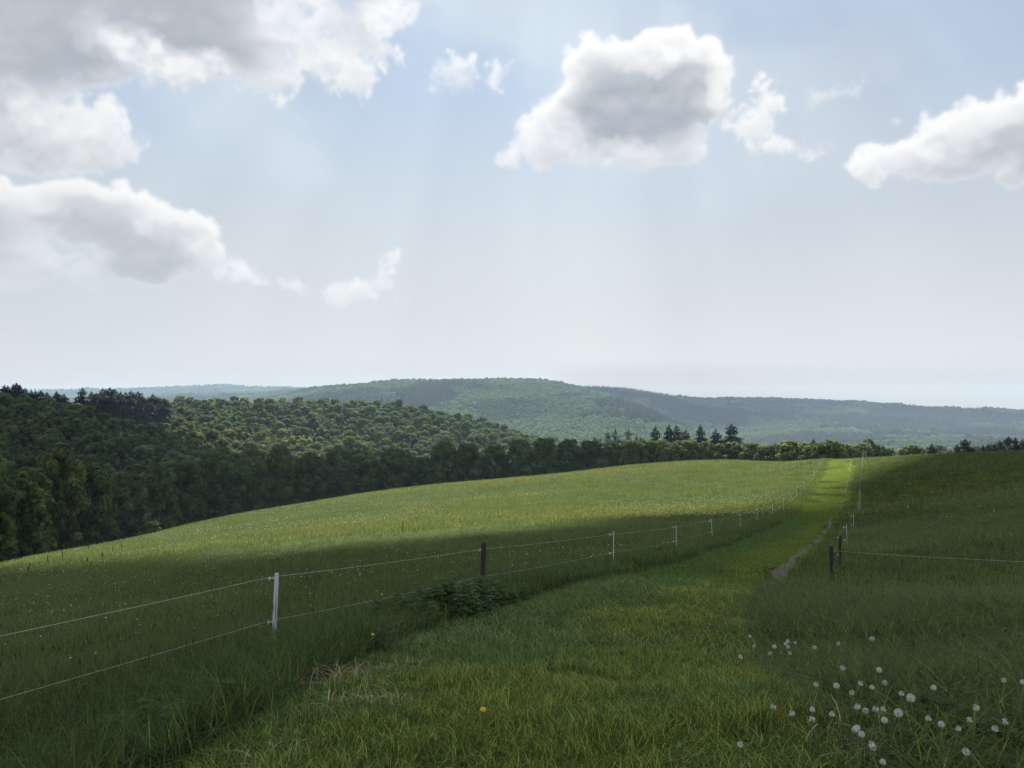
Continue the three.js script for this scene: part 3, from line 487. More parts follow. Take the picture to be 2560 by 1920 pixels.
// ---------- conifers on the wooded slope ----------
{
  const q = rng(903);
  // the dark block on the ridge: [u, top row, depth]
  const block = [[206, 966, 520], [228, 976, 528], [245, 980, 520], [256, 968, 530], [272, 966, 520], [288, 970, 530], [300, 976, 520], [316, 978, 530], [327, 974, 520], [341, 976, 530], [356, 986, 520], [370, 990, 530], [382, 982, 520], [398, 998, 526], [411, 995, 520], [424, 1006, 526],
    [262, 984, 505], [282, 984, 505], [305, 990, 505], [330, 992, 505], [350, 998, 505], [376, 1002, 505], [404, 1008, 505], [420, 1012, 508]];
  block.forEach(([u, v, d], i) => { const [x, z] = plan(u, d), s = clamp(topAt(x, z, v) / 15.4, 0.7, 2.2); occupied.push([x, z, 2]); plant('spruce', spruceCrowns[i % 5], NEEDLES, spruceTrunk, x, z, s, q() * 6.28, i === 0 ? 'dark spruce standing apart beside the conifer block on the ridge' : i === 12 ? 'spruce with a high tip at the low end of the conifer block' : 'dark spruce packed in the conifer block on the wooded ridge', 'spruce', i === 0 || i === 12 ? null : 'spruces of the dark block on the ridge', 1.1); });
  const top = [[-20, 966, 452], [8, 960, 455], [22, 962, 460], [33, 958, 452], [42, 955, 456], [52, 960, 452], [62, 968, 458], [78, 974, 452], [90, 975, 458], [103, 974, 452], [118, 978, 456], [141, 976, 460], [160, 982, 456], [40, 985, 440], [15, 990, 430], [80, 992, 440], [100, 1000, 430], [120, 998, 436], [30, 1010, 415], [60, 1030, 400], [40, 1040, 385]];
  top.forEach(([u, v, d], i) => { const [x, z] = plan(u, d), s = clamp(topAt(x, z, v) / 15.4, 0.55, 1.9); occupied.push([x, z, 2]); plant('spruce', spruceCrowns[i % 5], NEEDLES, spruceTrunk, x, z, s, q() * 6.28, i === 11 ? 'round-topped dark conifer alone on the hill crest' : 'dark spruce on the crest of the shaded wooded hill', 'spruce', i === 11 ? null : 'spruces on the crest of the shaded hill', 1); });
  const lone = [[264 + 192, 1015, 560, 1.1], [466, 1018, 570, 1], [515, 1021, 560, 1], [545, 1024, 556, 1.15], [558, 1030, 550, 0.9]];
  lone.forEach(([u, v, d, w], i) => { const [x, z] = plan(u, d), s = clamp(topAt(x, z, v) / 15.4, 0.6, 1.8); occupied.push([x, z, 2.5]); plant('spruce', spruceCrowns[i % 5], NEEDLES, spruceTrunk, x, z, s, q() * 6.28, `dark spruce in the pale sunlit wood, ${ordinal(i)} beyond the conifer block`, 'spruce', 'spruces scattered in the sunlit wood', w * 1.2); });
  const rim = [[870, 1018, 655], [890, 1018, 655], [902, 1017, 660], [914, 1019, 655], [924, 1018, 660], [934, 1016, 655], [946, 1016, 660], [953, 1017, 655], [996, 1024, 650], [1018, 1026, 650], [1036, 1026, 645], [680, 1014, 668]];
  rim.forEach(([u, v, d], i) => { const [x, z] = plan(u, d), s = clamp(topAt(x, z, v) / 15.4, 0.6, 1.6); plant('spruce', spruceCrowns[i % 5], NEEDLES, spruceTrunk, x, z, s, q() * 6.28, 'small dark spruce tip along the rim of the sunlit wood', 'spruce', 'spruce tips along the rim of the sunlit wood', 0.9); });
}
// ---------- the broadleaf wood on the slopes: the nearest trees one by one, the rest as one mass ----------
{
  const q = rng(904), spots = [];
  const cell = 5.5;
  for (let gx = -420; gx < 330; gx += cell) for (let gz = 120; gz < 860; gz += cell) {
    const x = gx + (q() - 0.5) * cell * 0.85, d = gz + (q() - 0.5) * cell * 0.85, r = Math.hypot(x, d), az = Math.atan2(x, d), u = uOf(az);
    if (u < -120 || u > 2700 || r > 860) continue;
    const edge = woodEdge(az) + (u > 1600 ? 14 : 9);
    if (r < edge || u > 1280 && r < 340 || u > 1050 && r < 262) continue;
    if (u > 1640 && r < 430) continue;
    if (!room(x, -d, 2.4)) continue;
    if (u > 195 && u < 440 && r > 470 && r < 640) continue;                 // the conifer block stands there
    spots.push([x, -d, r, u]);
  }
  spots.sort((a, b) => a[2] - b[2]);
  const dummy = new THREE.Object3D(), rest = slopeCrowns.map(() => []), colour = new THREE.Color();
  let n = 0; const pines = [];
  for (const [x, z, r, u] of spots) {
    const patch = fbm(x / 30 + 3, z / 30, 3), s = (0.68 + 0.62 * Math.pow(q(), 1.3)) * (r > 600 ? 1.1 : 1), k = Math.floor(q() * 4), turn = q() * 6.28;
    if (n < 170 && u > 0 && u < 1500) {
      const m = patch < 0.4 ? 0 : patch < 0.52 ? 1 : patch < 0.6 ? 3 : 4; n++;
      plant('broadleaf_tree', slopeCrowns[k], GREENS[m], trunks[k % 2], x, z, s, turn, ['dark green', 'mid green', 'fresh green', 'olive brown', 'grey green'][m] + ' broadleaf tree crowded behind the front row of the shaded wood', 'tree', ['dark green', 'mid green', 'fresh green', 'olive brown', 'grey green'][m] + ' trees behind the front row of the wood');
      continue;
    }
    dummy.position.set(x, groundAt(x, z) - 0.1, z); dummy.rotation.set((q() - 0.5) * 0.22, turn, (q() - 0.5) * 0.22); dummy.scale.set(s * (0.85 + 0.4 * q()), s * (0.85 + 0.3 * q()), s * (0.85 + 0.4 * q())); dummy.updateMatrix();
    if (q() < 0.05) { const sc = 0.8 + 0.4 * q(); dummy.scale.set(sc, sc, sc); dummy.rotation.set(0, turn, 0); dummy.updateMatrix(); pines.push([dummy.matrix.clone(), new THREE.Color(0.018, 0.03, 0.018)]); continue; }
    const w = 0.62 + 0.7 * fbm(x / 22, z / 22 + 50, 2) + (q() - 0.5) * 0.5, warm = fbm(x / 45 + 80, z / 45, 2);
    colour.setRGB(0.106 * w * (0.8 + 0.4 * warm), 0.160 * w, 0.050 * w * (1.25 - 0.5 * warm));
    rest[k].push([dummy.matrix.clone(), colour.clone()]);
  }
  const white = leafMaterial('wood_leaf', 1, 1, 1, 0.55);
  [...rest, pines].forEach((list, k) => {
    const im = new THREE.InstancedMesh(k < 4 ? slopeCrowns[k] : spruceCrowns[1], white, list.length); im.name = numbered('forest');
    list.forEach(([m, c], i) => { im.setMatrixAt(i, m); im.setColorAt(i, c); });
    scene.add(im); tag(im, 'mixed broadleaf wood covering the near hillsides behind the meadow', 'forest', 'the broadleaf wood on the near slopes', 'stuff');
  });
}
// ---------- the wooded far hills ----------
{
  const q = rng(905), dummy = new THREE.Object3D(), colour = new THREE.Color();
  const crowns = [71, 72, 73].map((s) => broadleafCrown({ h: 12, w: 6.2, base: 4, lobes: 12, leaves: 420, size: 1.9, seed: s, squash: 0.8 }));
  const spire = spruceCrown({ h: 12, w: 4.2, base: 1, whorls: 10, boughs: 8, seed: 74, fine: 2 });
  const lists = [[], [], [], []];
  for (let r0 = 850; r0 < 6200; r0 += 10.5 * Math.max(1, r0 / 2800)) for (let a0 = -0.6; a0 < 0.6; a0 += 10.5 * Math.max(1, r0 / 2800) / r0) {
    const r = r0 + (q() - 0.5) * 9, az = a0 + (q() - 0.5) * 9 / r0, x = Math.sin(az) * r, z = -Math.cos(az) * r, u = uOf(az);
    // thin where the land turns away from us
    const y = groundAt(x, z), y2 = groundAt(x * 0.985, z * 0.985);
    if (y / r < y2 / (r * 0.985) - 0.0035) continue;
    const s = (0.85 + 0.4 * q()) * (r > 3000 ? 1 + (r - 3000) / 3000 : 1);
    const wood = fbm(x / 260 + 7, z / 260, 4), ridge = u > 1420 && r > 2350, conifer = wood > 0.6 || (ridge && r < 3600 && wood > 0.53) || (r > 4300 && wood > 0.5);
    const pale = fbm(x / 120 + 70, z / 120, 3), heath = u > 2150 && r > 1400 && r < 2600 ? smooth(0.5, 0.62, fbm(x / 170, z / 170 + 30, 3)) : 0;
    if (u > 2050 && r > 1350 && r < 2500 && fbm(x / 90 + 11, z / 90, 3) > 0.56) continue;   // clearings
    dummy.position.set(x, y - 0.3, z); dummy.rotation.y = q() * 6.28; dummy.scale.set(s, s * (0.85 + 0.3 * q()), s); dummy.updateMatrix();
    const w = (0.62 + 0.9 * smooth(0.25, 0.75, pale)) * (0.9 + 0.2 * q());
    if (conifer) { colour.setRGB(0.016 * w, 0.026 * w, 0.018 * w); lists[3].push([dummy.matrix.clone(), colour.clone()]); }
    else { colour.setRGB(lerp(0.082, 0.085, heath) * w, lerp(0.14, 0.09, heath) * w, lerp(0.055, 0.075, heath) * w); lists[Math.floor(q() * 3)].push([dummy.matrix.clone(), colour.clone()]); }
  }
  const white = leafMaterial('far_leaf', 1, 1, 1, 0.35);
  lists.forEach((list, k) => {
    const im = new THREE.InstancedMesh(k < 3 ? crowns[k] : spire, white, list.length); im.name = numbered('forest');
    list.forEach(([m, c], i) => { im.setMatrixAt(i, m); im.setColorAt(i, c); });
    scene.add(im); tag(im, k < 3 ? 'hazy broadleaf forest over the rounded far hills' : 'hazy dark conifer stands on the far ridges', 'forest', k < 3 ? 'the forest on the far hills' : null, 'stuff');
  });
  console.log('far trees', lists.map((l) => l.length).join());
}
// ---------- grass ----------
const grassMaterial = new THREE.MeshPhysicalMaterial({ name: 'grass_blades', color: C(1, 1, 1), vertexColors: true, roughness: 0.85, specularIntensity: 0.14, transmission: 0.55, thickness: 0, side: THREE.DoubleSide });
function blade(m, x, z, h, a, lean, w, segs, k, droop = 0) {
  const dx = Math.cos(a), dz = Math.sin(a), px = -dz, pz = dx; let L, R;
  for (let i = 0; i <= segs; i++) {
    const t = i / segs, o = lean * t * t * h, y = h * (t - 0.32 * lean * t * t * t) - droop * h * t * t * t, q = w * 0.5 * (1 - Math.pow(t, 1.6)) * (0.75 + 0.5 * Math.min(1, t * 3));
    const c = [x + dx * o, y, z + dz * o], l = [c[0] + px * q, y, c[2] + pz * q], r = [c[0] - px * q, y, c[2] - pz * q];
    if (i) { if (i < segs) { m.tri(L, R, l, k); m.tri(l, R, r, k); } else m.tri(L, R, c, k); }
    L = l; R = r;
  }
}
function tuft({ n, rad: R, h0, h1, w, segs, lean = 0.5, seed, stalks = 0, sh = 0.7, straw = 0.06 }) {
  const q = rng(seed), m = new Mass();
  for (let i = 0; i < n; i++) {
    const a = q() * 6.283, d = R * Math.sqrt(q()), g = 0.5 + 0.95 * q() * q() + 0.15 * q(), y = q();
    const k = y < straw ? [2.6 * g, 1.7 * g, 1.5 * g] : q() < 0.17 ? [2.3 * g, 2.3 * g, 2.4 * g] : [g * (0.9 + 0.25 * q()), g, g * (0.8 + 0.4 * q())];
    blade(m, Math.cos(a) * d, Math.sin(a) * d, lerp(h0, h1, q()), q() * 6.283, lean * (0.3 + 1.2 * q()), w * (0.7 + 0.7 * q()), segs, k, q() < 0.25 ? 0.3 * lean : 0);
  }
  for (let i = 0; i < stalks; i++) {
    const a = q() * 6.283, d = R * Math.sqrt(q()), x = Math.cos(a) * d, z = Math.sin(a) * d, h = sh * (0.6 + 0.55 * q()), b = q() * 6.283, l = 0.75 * q(), dark = q() < 0.14, k = dark ? [0.8, 0.85, 0.7] : [1.6, 1.55, 1.5], e = dark ? [0.42, 0.38, 0.32] : [1.9, 1.65, 1.8], s = 0.0035 + 0.003 * q(), L = 0.06 + 0.06 * q();
    blade(m, x, z, h, b, l, 0.0045, 2, k);
    const tx = x + Math.cos(b) * l * h, tz = z + Math.sin(b) * l * h, ty = h * (1 - 0.32 * l);
    for (let f = 0; f < 3; f++) { const c0 = f * 2.094, c1 = c0 + 2.094, A = [tx + Math.cos(c0) * s, ty + L * 0.3, tz + Math.sin(c0) * s], B = [tx + Math.cos(c1) * s, ty + L * 0.3, tz + Math.sin(c1) * s]; m.tri([tx, ty - 0.01, tz], A, B, e); m.tri(A, [tx, ty + L, tz], B, e); }
  }
  return m.geometry();
}
function scatter(name, label, geometries, material, list, category) {       // list: [matrix, colour, which]
  geometries.forEach((g, k) => {
    const own = list.filter((l) => l[2] === k); if (!own.length) return;
    const im = new THREE.InstancedMesh(g, material, own.length); im.name = numbered(name);
    own.forEach(([m, c], i) => { im.setMatrixAt(i, m); im.setColorAt(i, c); });
    scene.add(im); tag(im, label, category ?? name, geometries.length > 1 ? label : null, 'stuff');
  });
}
const put = new THREE.Object3D();
function placed(x, z, y, turn, s, sy = s, tiltX = 0, tiltZ = 0) { put.position.set(x, y, z); put.rotation.set(tiltX, turn, tiltZ); put.scale.set(s, sy, s); put.updateMatrix(); return put.matrix.clone(); }
// how tall and what colour the sward is at a place
function sward(x, z) {
  const d = -z, kind = zone(x, z), n = fbm(x * 0.5 + 20, z * 0.5, 3), big = fbm(x * 0.09 + 4, z * 0.09 + 60, 3), fine = noise2(x * 2.1, z * 2.1);
  let col, h;
  if (kind === 'mown') {
    const t = (x - laneLeft(d)) / 6.5, yellow = smooth(0.38, 0.62, t + (n - 0.5) * 0.5) * (d > 10 ? 1 : 0.5), dark = smooth(0.14, 0.05, Math.abs(t - 0.36 + (n - 0.5) * 0.1)) * smooth(9, 14, d);
    const y = clamp(yellow * 0.7 + (n - 0.5) * 1.5 + (fine - 0.5) * 0.5 - dark * 0.8, 0, 1);
    col = [lerp(0.100, 0.160, y), lerp(0.166, 0.206, y), lerp(0.046, 0.04, y)];
    h = 0.75 + 0.5 * fine;
  } else {
    const y = clamp((n - 0.42) * 1.6 + (big - 0.5) + (fbm(x * 0.028 + 9, z * 0.05 + 2, 4) - 0.5) * 2.2, 0, 1);
    col = [lerp(0.088, 0.134, y), lerp(0.128, 0.158, y), lerp(0.036, 0.034, y)];
    h = 0.75 + 0.5 * n;
    if (kind === 'verge') { col = col.map((v, i) => v * [0.95, 1.06, 0.95][i]); h *= 0.95; }
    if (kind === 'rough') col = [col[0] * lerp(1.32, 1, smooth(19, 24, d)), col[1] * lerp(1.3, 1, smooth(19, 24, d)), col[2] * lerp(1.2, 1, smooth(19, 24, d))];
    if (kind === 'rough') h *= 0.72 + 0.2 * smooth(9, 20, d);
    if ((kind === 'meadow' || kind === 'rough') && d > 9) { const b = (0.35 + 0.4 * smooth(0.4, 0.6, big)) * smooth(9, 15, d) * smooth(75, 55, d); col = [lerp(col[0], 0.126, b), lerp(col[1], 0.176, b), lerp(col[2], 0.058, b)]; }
  }
  return { kind, col, h };
}
{
  const q = rng(1200), colour = new THREE.Color(), set = (c, j = 0.5) => { const g = 1 - j / 2 + j * q(); return new THREE.Color(c[0] * g * (0.93 + 0.14 * q()), c[1] * g, c[2] * g); };
  const lawn = [tuft({ n: 26, rad: 0.11, h0: 0.035, h1: 0.11, w: 0.0048, segs: 2, lean: 0.8, seed: 1, straw: 0.05 }), tuft({ n: 26, rad: 0.10, h0: 0.05, h1: 0.16, w: 0.005, segs: 3, lean: 0.85, seed: 2, straw: 0.1 })];
  const tall = [tuft({ n: 20, rad: 0.13, h0: 0.22, h1: 0.52, w: 0.0085, segs: 4, lean: 0.6, seed: 3, straw: 0.1 }), tuft({ n: 18, rad: 0.15, h0: 0.3, h1: 0.66, w: 0.009, segs: 5, lean: 0.9, seed: 4 }), tuft({ n: 16, rad: 0.12, h0: 0.28, h1: 0.62, w: 0.0105, segs: 5, lean: 1.0, seed: 5, straw: 0.12 })];
  const seeded = [tuft({ n: 12, rad: 0.16, h0: 0.25, h1: 0.5, w: 0.006, segs: 3, lean: 0.5, seed: 6, stalks: 6, sh: 0.62 })];
  const lawnFar = [tuft({ n: 70, rad: 0.42, h0: 0.05, h1: 0.13, w: 0.013, segs: 1, lean: 0.7, seed: 7 })];
  const tallMid = [tuft({ n: 44, rad: 0.34, h0: 0.25, h1: 0.52, w: 0.012, segs: 2, lean: 0.6, seed: 8, stalks: 2, sh: 0.64 }), tuft({ n: 44, rad: 0.34, h0: 0.22, h1: 0.48, w: 0.014, segs: 2, lean: 0.8, seed: 9, straw: 0.08 })];
  const tallFar = [tuft({ n: 60, rad: 0.75, h0: 0.24, h1: 0.5, w: 0.03, segs: 1, lean: 0.6, seed: 10 }), tuft({ n: 60, rad: 0.75, h0: 0.2, h1: 0.46, w: 0.034, segs: 1, lean: 0.8, seed: 14, straw: 0.08 })];
  const L = { lawn: [], tall: [], seeded: [], lawnFar: [], tallMid: [], tallFar: [] };
  const ring = (r0, r1, per, wide, f) => { const n = Math.round(per * wide * (r1 * r1 - r0 * r0)); for (let i = 0; i < n; i++) { const r = Math.sqrt(lerp(r0 * r0, r1 * r1, q())), a = (q() * 2 - 1) * wide, x = Math.sin(a) * r, z = -Math.cos(a) * r; f(x, z, r, sward(x, z)); } };
  const bare = (x, d) => d > 17.5 && d < 160 && Math.abs(x - rutAt(d) - (noise2(d * 0.7, 3) - 0.5) * 0.35) < 0.06 + 0.2 * noise2(d * 0.9, x * 2) * smooth(17, 20, d) * (0.9 + 0.5 * smooth(36, 22, d)) * (1 - 0.7 * smooth(45, 80, d));
  ring(2.2, 9, 280, 0.66, (x, z, r, s) => {
    if (s.kind === 'mown') L.lawn.push([placed(x, z, groundAt(x, z) - 0.01, q() * 6.28, 0.88, 0.9 * s.h * (0.45 + 1.1 * noise2(x * 2.3 + 5, z * 2.3))), set(s.col), q() < 0.6 ? 0 : 1]);
    else if (q() < 0.42) L.tall.push([placed(x, z, groundAt(x, z) - 0.02, q() * 6.28, 0.9, Math.min(0.98, s.h * (s.kind === 'rough' ? 0.58 : 0.92) * (0.7 + 0.6 * q()))), set(s.col, 0.9), Math.floor(q() * 3)]);
  });
  ring(9, 21, 85, 0.62, (x, z, r, s) => {
    if (bare(x, -z)) return;
    if (s.kind === 'mown') L.lawn.push([placed(x, z, groundAt(x, z) - 0.01, q() * 6.28, 1.5, 1.15 * s.h), set(s.col), q() < 0.6 ? 0 : 1]);
    else if (q() < 0.5) L.tall.push([placed(x, z, groundAt(x, z) - 0.02, q() * 6.28, 1.25, 1.02 * s.h), set(s.col), Math.floor(q() * 3)]);
    if ((s.kind === 'meadow' || s.kind === 'rough' && r > 13) && q() < 0.10) L.seeded.push([placed(x, z, groundAt(x, z) - 0.02, q() * 6.28, 1.2, s.h * 1.05), set(s.col), 0]);
  });
  ring(21, 62, 12, 0.60, (x, z, r, s) => {
    if (bare(x, -z) || s.kind === 'wood') return;
    if (s.kind === 'mown') { const c = s.col.map((v) => v * 1.32); for (let i = 0; i < 2; i++) { const x2 = x + (q() - 0.5) * 0.3, z2 = z + (q() - 0.5) * 0.3; if (Math.abs(x2 - rutAt(-z2)) < 0.75 && (bare(x2 - 0.3, -z2) || bare(x2 + 0.3, -z2) || bare(x2, -z2))) continue; L.lawnFar.push([placed(x2, z2, groundAt(x2, z2) - 0.01, q() * 6.28, 1, 1.1 * s.h), set(c), 0]); } }
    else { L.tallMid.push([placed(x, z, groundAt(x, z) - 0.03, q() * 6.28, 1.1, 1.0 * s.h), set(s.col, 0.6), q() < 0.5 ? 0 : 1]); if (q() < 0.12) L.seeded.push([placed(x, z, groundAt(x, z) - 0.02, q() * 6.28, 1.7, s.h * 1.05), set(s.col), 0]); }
  });
  ring(62, 245, 1.55, 0.60, (x, z, r, s) => {
    if (s.kind === 'wood') return;
    if (s.kind === 'mown') { if (!bare(x, -z)) L.lawnFar.push([placed(x, z, groundAt(x, z) - 0.01, q() * 6.28, 1.8, 1.1 * s.h), set(s.col), 0]); }
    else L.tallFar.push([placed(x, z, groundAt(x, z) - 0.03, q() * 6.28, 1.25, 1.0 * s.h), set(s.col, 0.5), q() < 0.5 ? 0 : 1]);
  });
  scatter('grass', 'short mown grass carpeting the track between the fences', lawn, grassMaterial, L.lawn);
  scatter('grass', 'short grass on the farther stretch of the track', lawnFar, grassMaterial, L.lawnFar);
  scatter('grass', 'tall lush grass along the fences and banks of the track', tall, grassMaterial, L.tall);
  scatter('grass', 'tall grass with dark seed heads beyond the fences', seeded, grassMaterial, L.seeded);
  scatter('grass', 'tall meadow grass on either side of the track', tallMid, grassMaterial, L.tallMid);
  scatter('grass', 'meadow grass on the sunlit far part of the meadows', tallFar, grassMaterial, L.tallFar);
  console.log('tufts', Object.entries(L).map(([k, l]) => k + ' ' + l.length).join(', '));

  // broad leaves of herbs among the near grass
  const rosette = (seed, n, len, w) => { const k = rng(seed), m = new Mass(); for (let i = 0; i < n; i++) { const a = i * 6.283 / n + k(), g = 0.7 + 0.6 * k(); blade(m, 0, 0, len * (0.5 + 0.5 * k()), a, 1.6 + k(), w * (0.7 + 0.6 * k()), 4, [g, g, g * (0.9 + 0.2 * k())], 0.15); } return m.geometry(); };
  const herbs = [rosette(21, 9, 0.06, 0.016), rosette(22, 8, 0.09, 0.02)], H = [];
  ring(2.4, 14, 5, 0.64, (x, z, r, s) => { if (q() < (s.kind === 'mown' ? 0.35 : 0.8)) H.push([placed(x, z, groundAt(x, z) + (s.kind === 'mown' ? 0.01 : 0.1 + 0.1 * q()), q() * 6.28, 0.8 + 0.6 * q()), set([0.06, 0.1, 0.022]), q() < 0.6 ? 0 : 1]); });
  scatter('grass', 'broad-leaved herbs growing among the grass', herbs, grassMaterial, H, 'herbs');

  // pale flower heads scattered over the meadows, thickest in the sunlit part
  const head = new THREE.OctahedronGeometry(0.024, 0); head.scale(1, 0.85, 1); head.deleteAttribute('uv');
  head.setAttribute('color', new THREE.Float32BufferAttribute(new Array(head.attributes.position.count * 3).fill(1), 3));
  const F = [];
  const flower = (x, z, s, white = 1) => F.push([placed(x, z, groundAt(x, z) + 0.3 + 0.2 * q(), q() * 6.28, s), new THREE.Color(0.5 * white, 0.51 * white, 0.38 * white), 0]);
  ring(55, 215, 2.3, 0.58, (x, z, r, s) => {
    if (s.kind === 'mown' || s.kind === 'wood' || s.kind === 'verge') return;
    const n = fbm(x * 0.055 + 2, z * 0.055, 4), u = uOf(Math.atan2(x, -z)), p = s.kind === 'meadow' ? smooth(0.42, 0.6, n) * (0.25 + 0.75 * smooth(100, 900, u)) * smooth(215, 120, r) : 0.12 * smooth(0.4, 0.65, n);
    if (q() < p) flower(x, z, 0.8 + 0.9 * q());
  });
  ring(14, 55, 1.6, 0.6, (x, z, r, s) => { if (s.kind === 'mown' || s.kind === 'verge') return; const n = fbm(x * 0.11 + 40, z * 0.11, 3); if (q() < 0.35 * smooth(0.42, 0.62, n)) flower(x, z, 0.6 + 0.5 * q(), 1.5); });
  scatter('meadow_flower', 'pale seed heads and daisies flecking the meadow grass', [head], new THREE.MeshStandardMaterial({ color: C(1, 1, 1), vertexColors: true, roughness: 0.9, flatShading: true }), F, 'meadow flowers');
}
// ---------- worn soil along the wheel line of the track ----------
{
  const pos = [], uv = [], idx = []; let n = 0;
  for (let d = 17.5; d < 160; d *= 1.012) {
    const c = rutAt(d) + (noise2(d * 0.7, 3) - 0.5) * 0.35, w = (0.07 + 0.2 * noise2(d * 0.9, 7)) * smooth(17, 20, d) * (1 + 0.7 * smooth(36, 22, d)) * (1 - 0.65 * smooth(45, 80, d)) * smooth(0.22, 0.4, noise2(d * 0.33, 51) + 0.3 * smooth(60, 30, d));
    for (let i = 0; i <= 4; i++) { const x = c + (i / 2 - 1) * w; pos.push(x, groundAt(x, -d) + 0.006 + 0.02 * Math.sin(i / 4 * Math.PI) * (noise2(d * 3, i) + 0.3), -d); uv.push(x / 0.9, d / 0.9); }
    if (n) for (let i = 0; i < 4; i++) { const a = (n - 1) * 5 + i; idx.push(a, a + 1, a + 5, a + 1, a + 6, a + 5); }
    n++;
  }
  const g = new THREE.BufferGeometry(); g.setAttribute('position', new THREE.Float32BufferAttribute(pos, 3)); g.setAttribute('uv', new THREE.Float32BufferAttribute(uv, 2)); g.setIndex(idx); g.computeVertexNormals();
  tag(build(g, new THREE.MeshStandardMaterial({ color: C(0.125, 0.10, 0.068), map: soilMap, bumpMap: soilMap, bumpScale: 0.03, roughness: 1, side: THREE.DoubleSide }), 'path'), 'bare trodden soil line running along the grass track', 'path', null, 'structure');
}
// ---------- electric fences ----------
const whiteWood = (() => { const t = noiseTexture(256, 0, (u, v) => { const g = 0.62 + 0.3 * tileNoise(u, v * 0.25, 40, 5) + 0.18 * tileNoise(u, v, 90, 6), crack = tileNoise(u, v * 0.125, 24, 9) > 0.86 ? 0.45 : 1; return [g * crack, g * crack, g * crack * 1.02]; }); return new THREE.MeshStandardMaterial({ color: C(0.62, 0.63, 0.66), map: t, bumpMap: t, bumpScale: 0.004, roughness: 0.8 }); })();
const brownWood = (() => { const t = noiseTexture(256, 0, (u, v) => { const g = 0.35 + 0.5 * tileNoise(u, v * 0.12, 36, 15) + 0.25 * tileNoise(u, v, 70, 16); return [g, g * 0.95, g * 0.9]; }); return new THREE.MeshStandardMaterial({ color: C(0.05, 0.04, 0.032), map: t, bumpMap: t, bumpScale: 0.008, roughness: 0.92 }); })();
const whitePlastic = new THREE.MeshStandardMaterial({ color: C(0.52, 0.53, 0.52), roughness: 0.5 });
const darkPlastic = new THREE.MeshStandardMaterial({ color: C(0.03, 0.03, 0.03), roughness: 0.5 });
const wireMaterial = (() => { const t = noiseTexture(64, 0, (u, v) => { const s = 0.5 + 0.5 * Math.sin((u * 8 + v * 4) * 6.283); const g = 0.55 + 0.45 * s; return [g, g, g * 0.92]; }); return new THREE.MeshStandardMaterial({ color: C(0.5, 0.5, 0.44), map: t, roughness: 0.7 }); })();
function woodPost(h, r, seed, square = false) {        // slightly crooked, chamfered at the top
  const g = new THREE.CylinderGeometry(r, r * 1.06, h, square ? 8 : 14, 10), p = g.attributes.position, q = rng(seed);
  const b = q() * 6.283;
  for (let i = 0; i < p.count; i++) {
    let x = p.getX(i), y = p.getY(i) + h / 2, z = p.getZ(i); const a = Math.atan2(z, x), n = 1 + 0.10 * (noise2(a * 1.5 + seed, y * 2.5) - 0.5) + 0.06 * (noise2(a * 4, y * 9 + seed) - 0.5);
    const e = y > h - 0.012 ? 0.84 : 1, k = Math.sin(y * 2.1 + b) * 0.008;
    p.setXYZ(i, x * n * e + k, y, z * n * e + k * 0.5);
  }
  g.computeVertexNormals(); return g;
}
function insulator(parent, y, side, m = whitePlastic, s = 1) {   // a screw shank with a ring that carries the strand
  const shank = new THREE.CylinderGeometry(0.006 * s, 0.006 * s, 0.05 * s, 6); shank.rotateZ(Math.PI / 2); shank.translate(0.045 * s, 0, 0);
  const ring = new THREE.TorusGeometry(0.019 * s, 0.007 * s, 6, 12); ring.rotateY(Math.PI / 2); ring.translate(0.085 * s, 0, 0);
  const i = build(mergeGeometries([shank, ring]), m, 'insulator', parent); i.position.set(0, y, 0); i.rotation.y = side; return i;
}
function strand(points, radius, name, parent, sag = 0.02) {
  const pts = []; for (let i = 0; i + 1 < points.length; i++) { const a = points[i], b = points[i + 1], n = 8; for (let k = 0; k < n; k++) { const t = k / n, p = a.clone().lerp(b, t); p.y -= sag * a.distanceTo(b) / 8 * 4 * t * (1 - t); pts.push(p); } } pts.push(points[points.length - 1].clone());
  const g = new THREE.TubeGeometry(new THREE.CatmullRomCurve3(pts), pts.length * 3, radius, 5), uv = g.attributes.uv; let len = 0; for (let i = 1; i < pts.length; i++) len += pts[i].distanceTo(pts[i - 1]);
  for (let i = 0; i < uv.count; i++) uv.setX(i, uv.getX(i) * len * 5); return build(g, wireMaterial, name, parent);
}
function plasticPostGeometry(h) {                      // tread-in post: cross-shaped shaft, foot step, lugs
  const parts = []; const add = (w, hh, d, x, y, z) => { const b = new THREE.BoxGeometry(w, hh, d); b.translate(x, y, z); parts.push(b); };
  add(0.03, h, 0.009, 0, h / 2, 0); add(0.009, h - 0.004, 0.03, 0, h / 2 - 0.002, 0); add(0.10, 0.012, 0.03, 0.05, 0.06, 0);
  for (let y = 0.35; y < h; y += 0.155) add(0.012, 0.03, 0.007, 0.022, y, 0);
  add(0.034, 0.02, 0.034, 0, h + 0.01, 0); return mergeGeometries(parts);
}
const plasticGeometry = plasticPostGeometry(1.03);
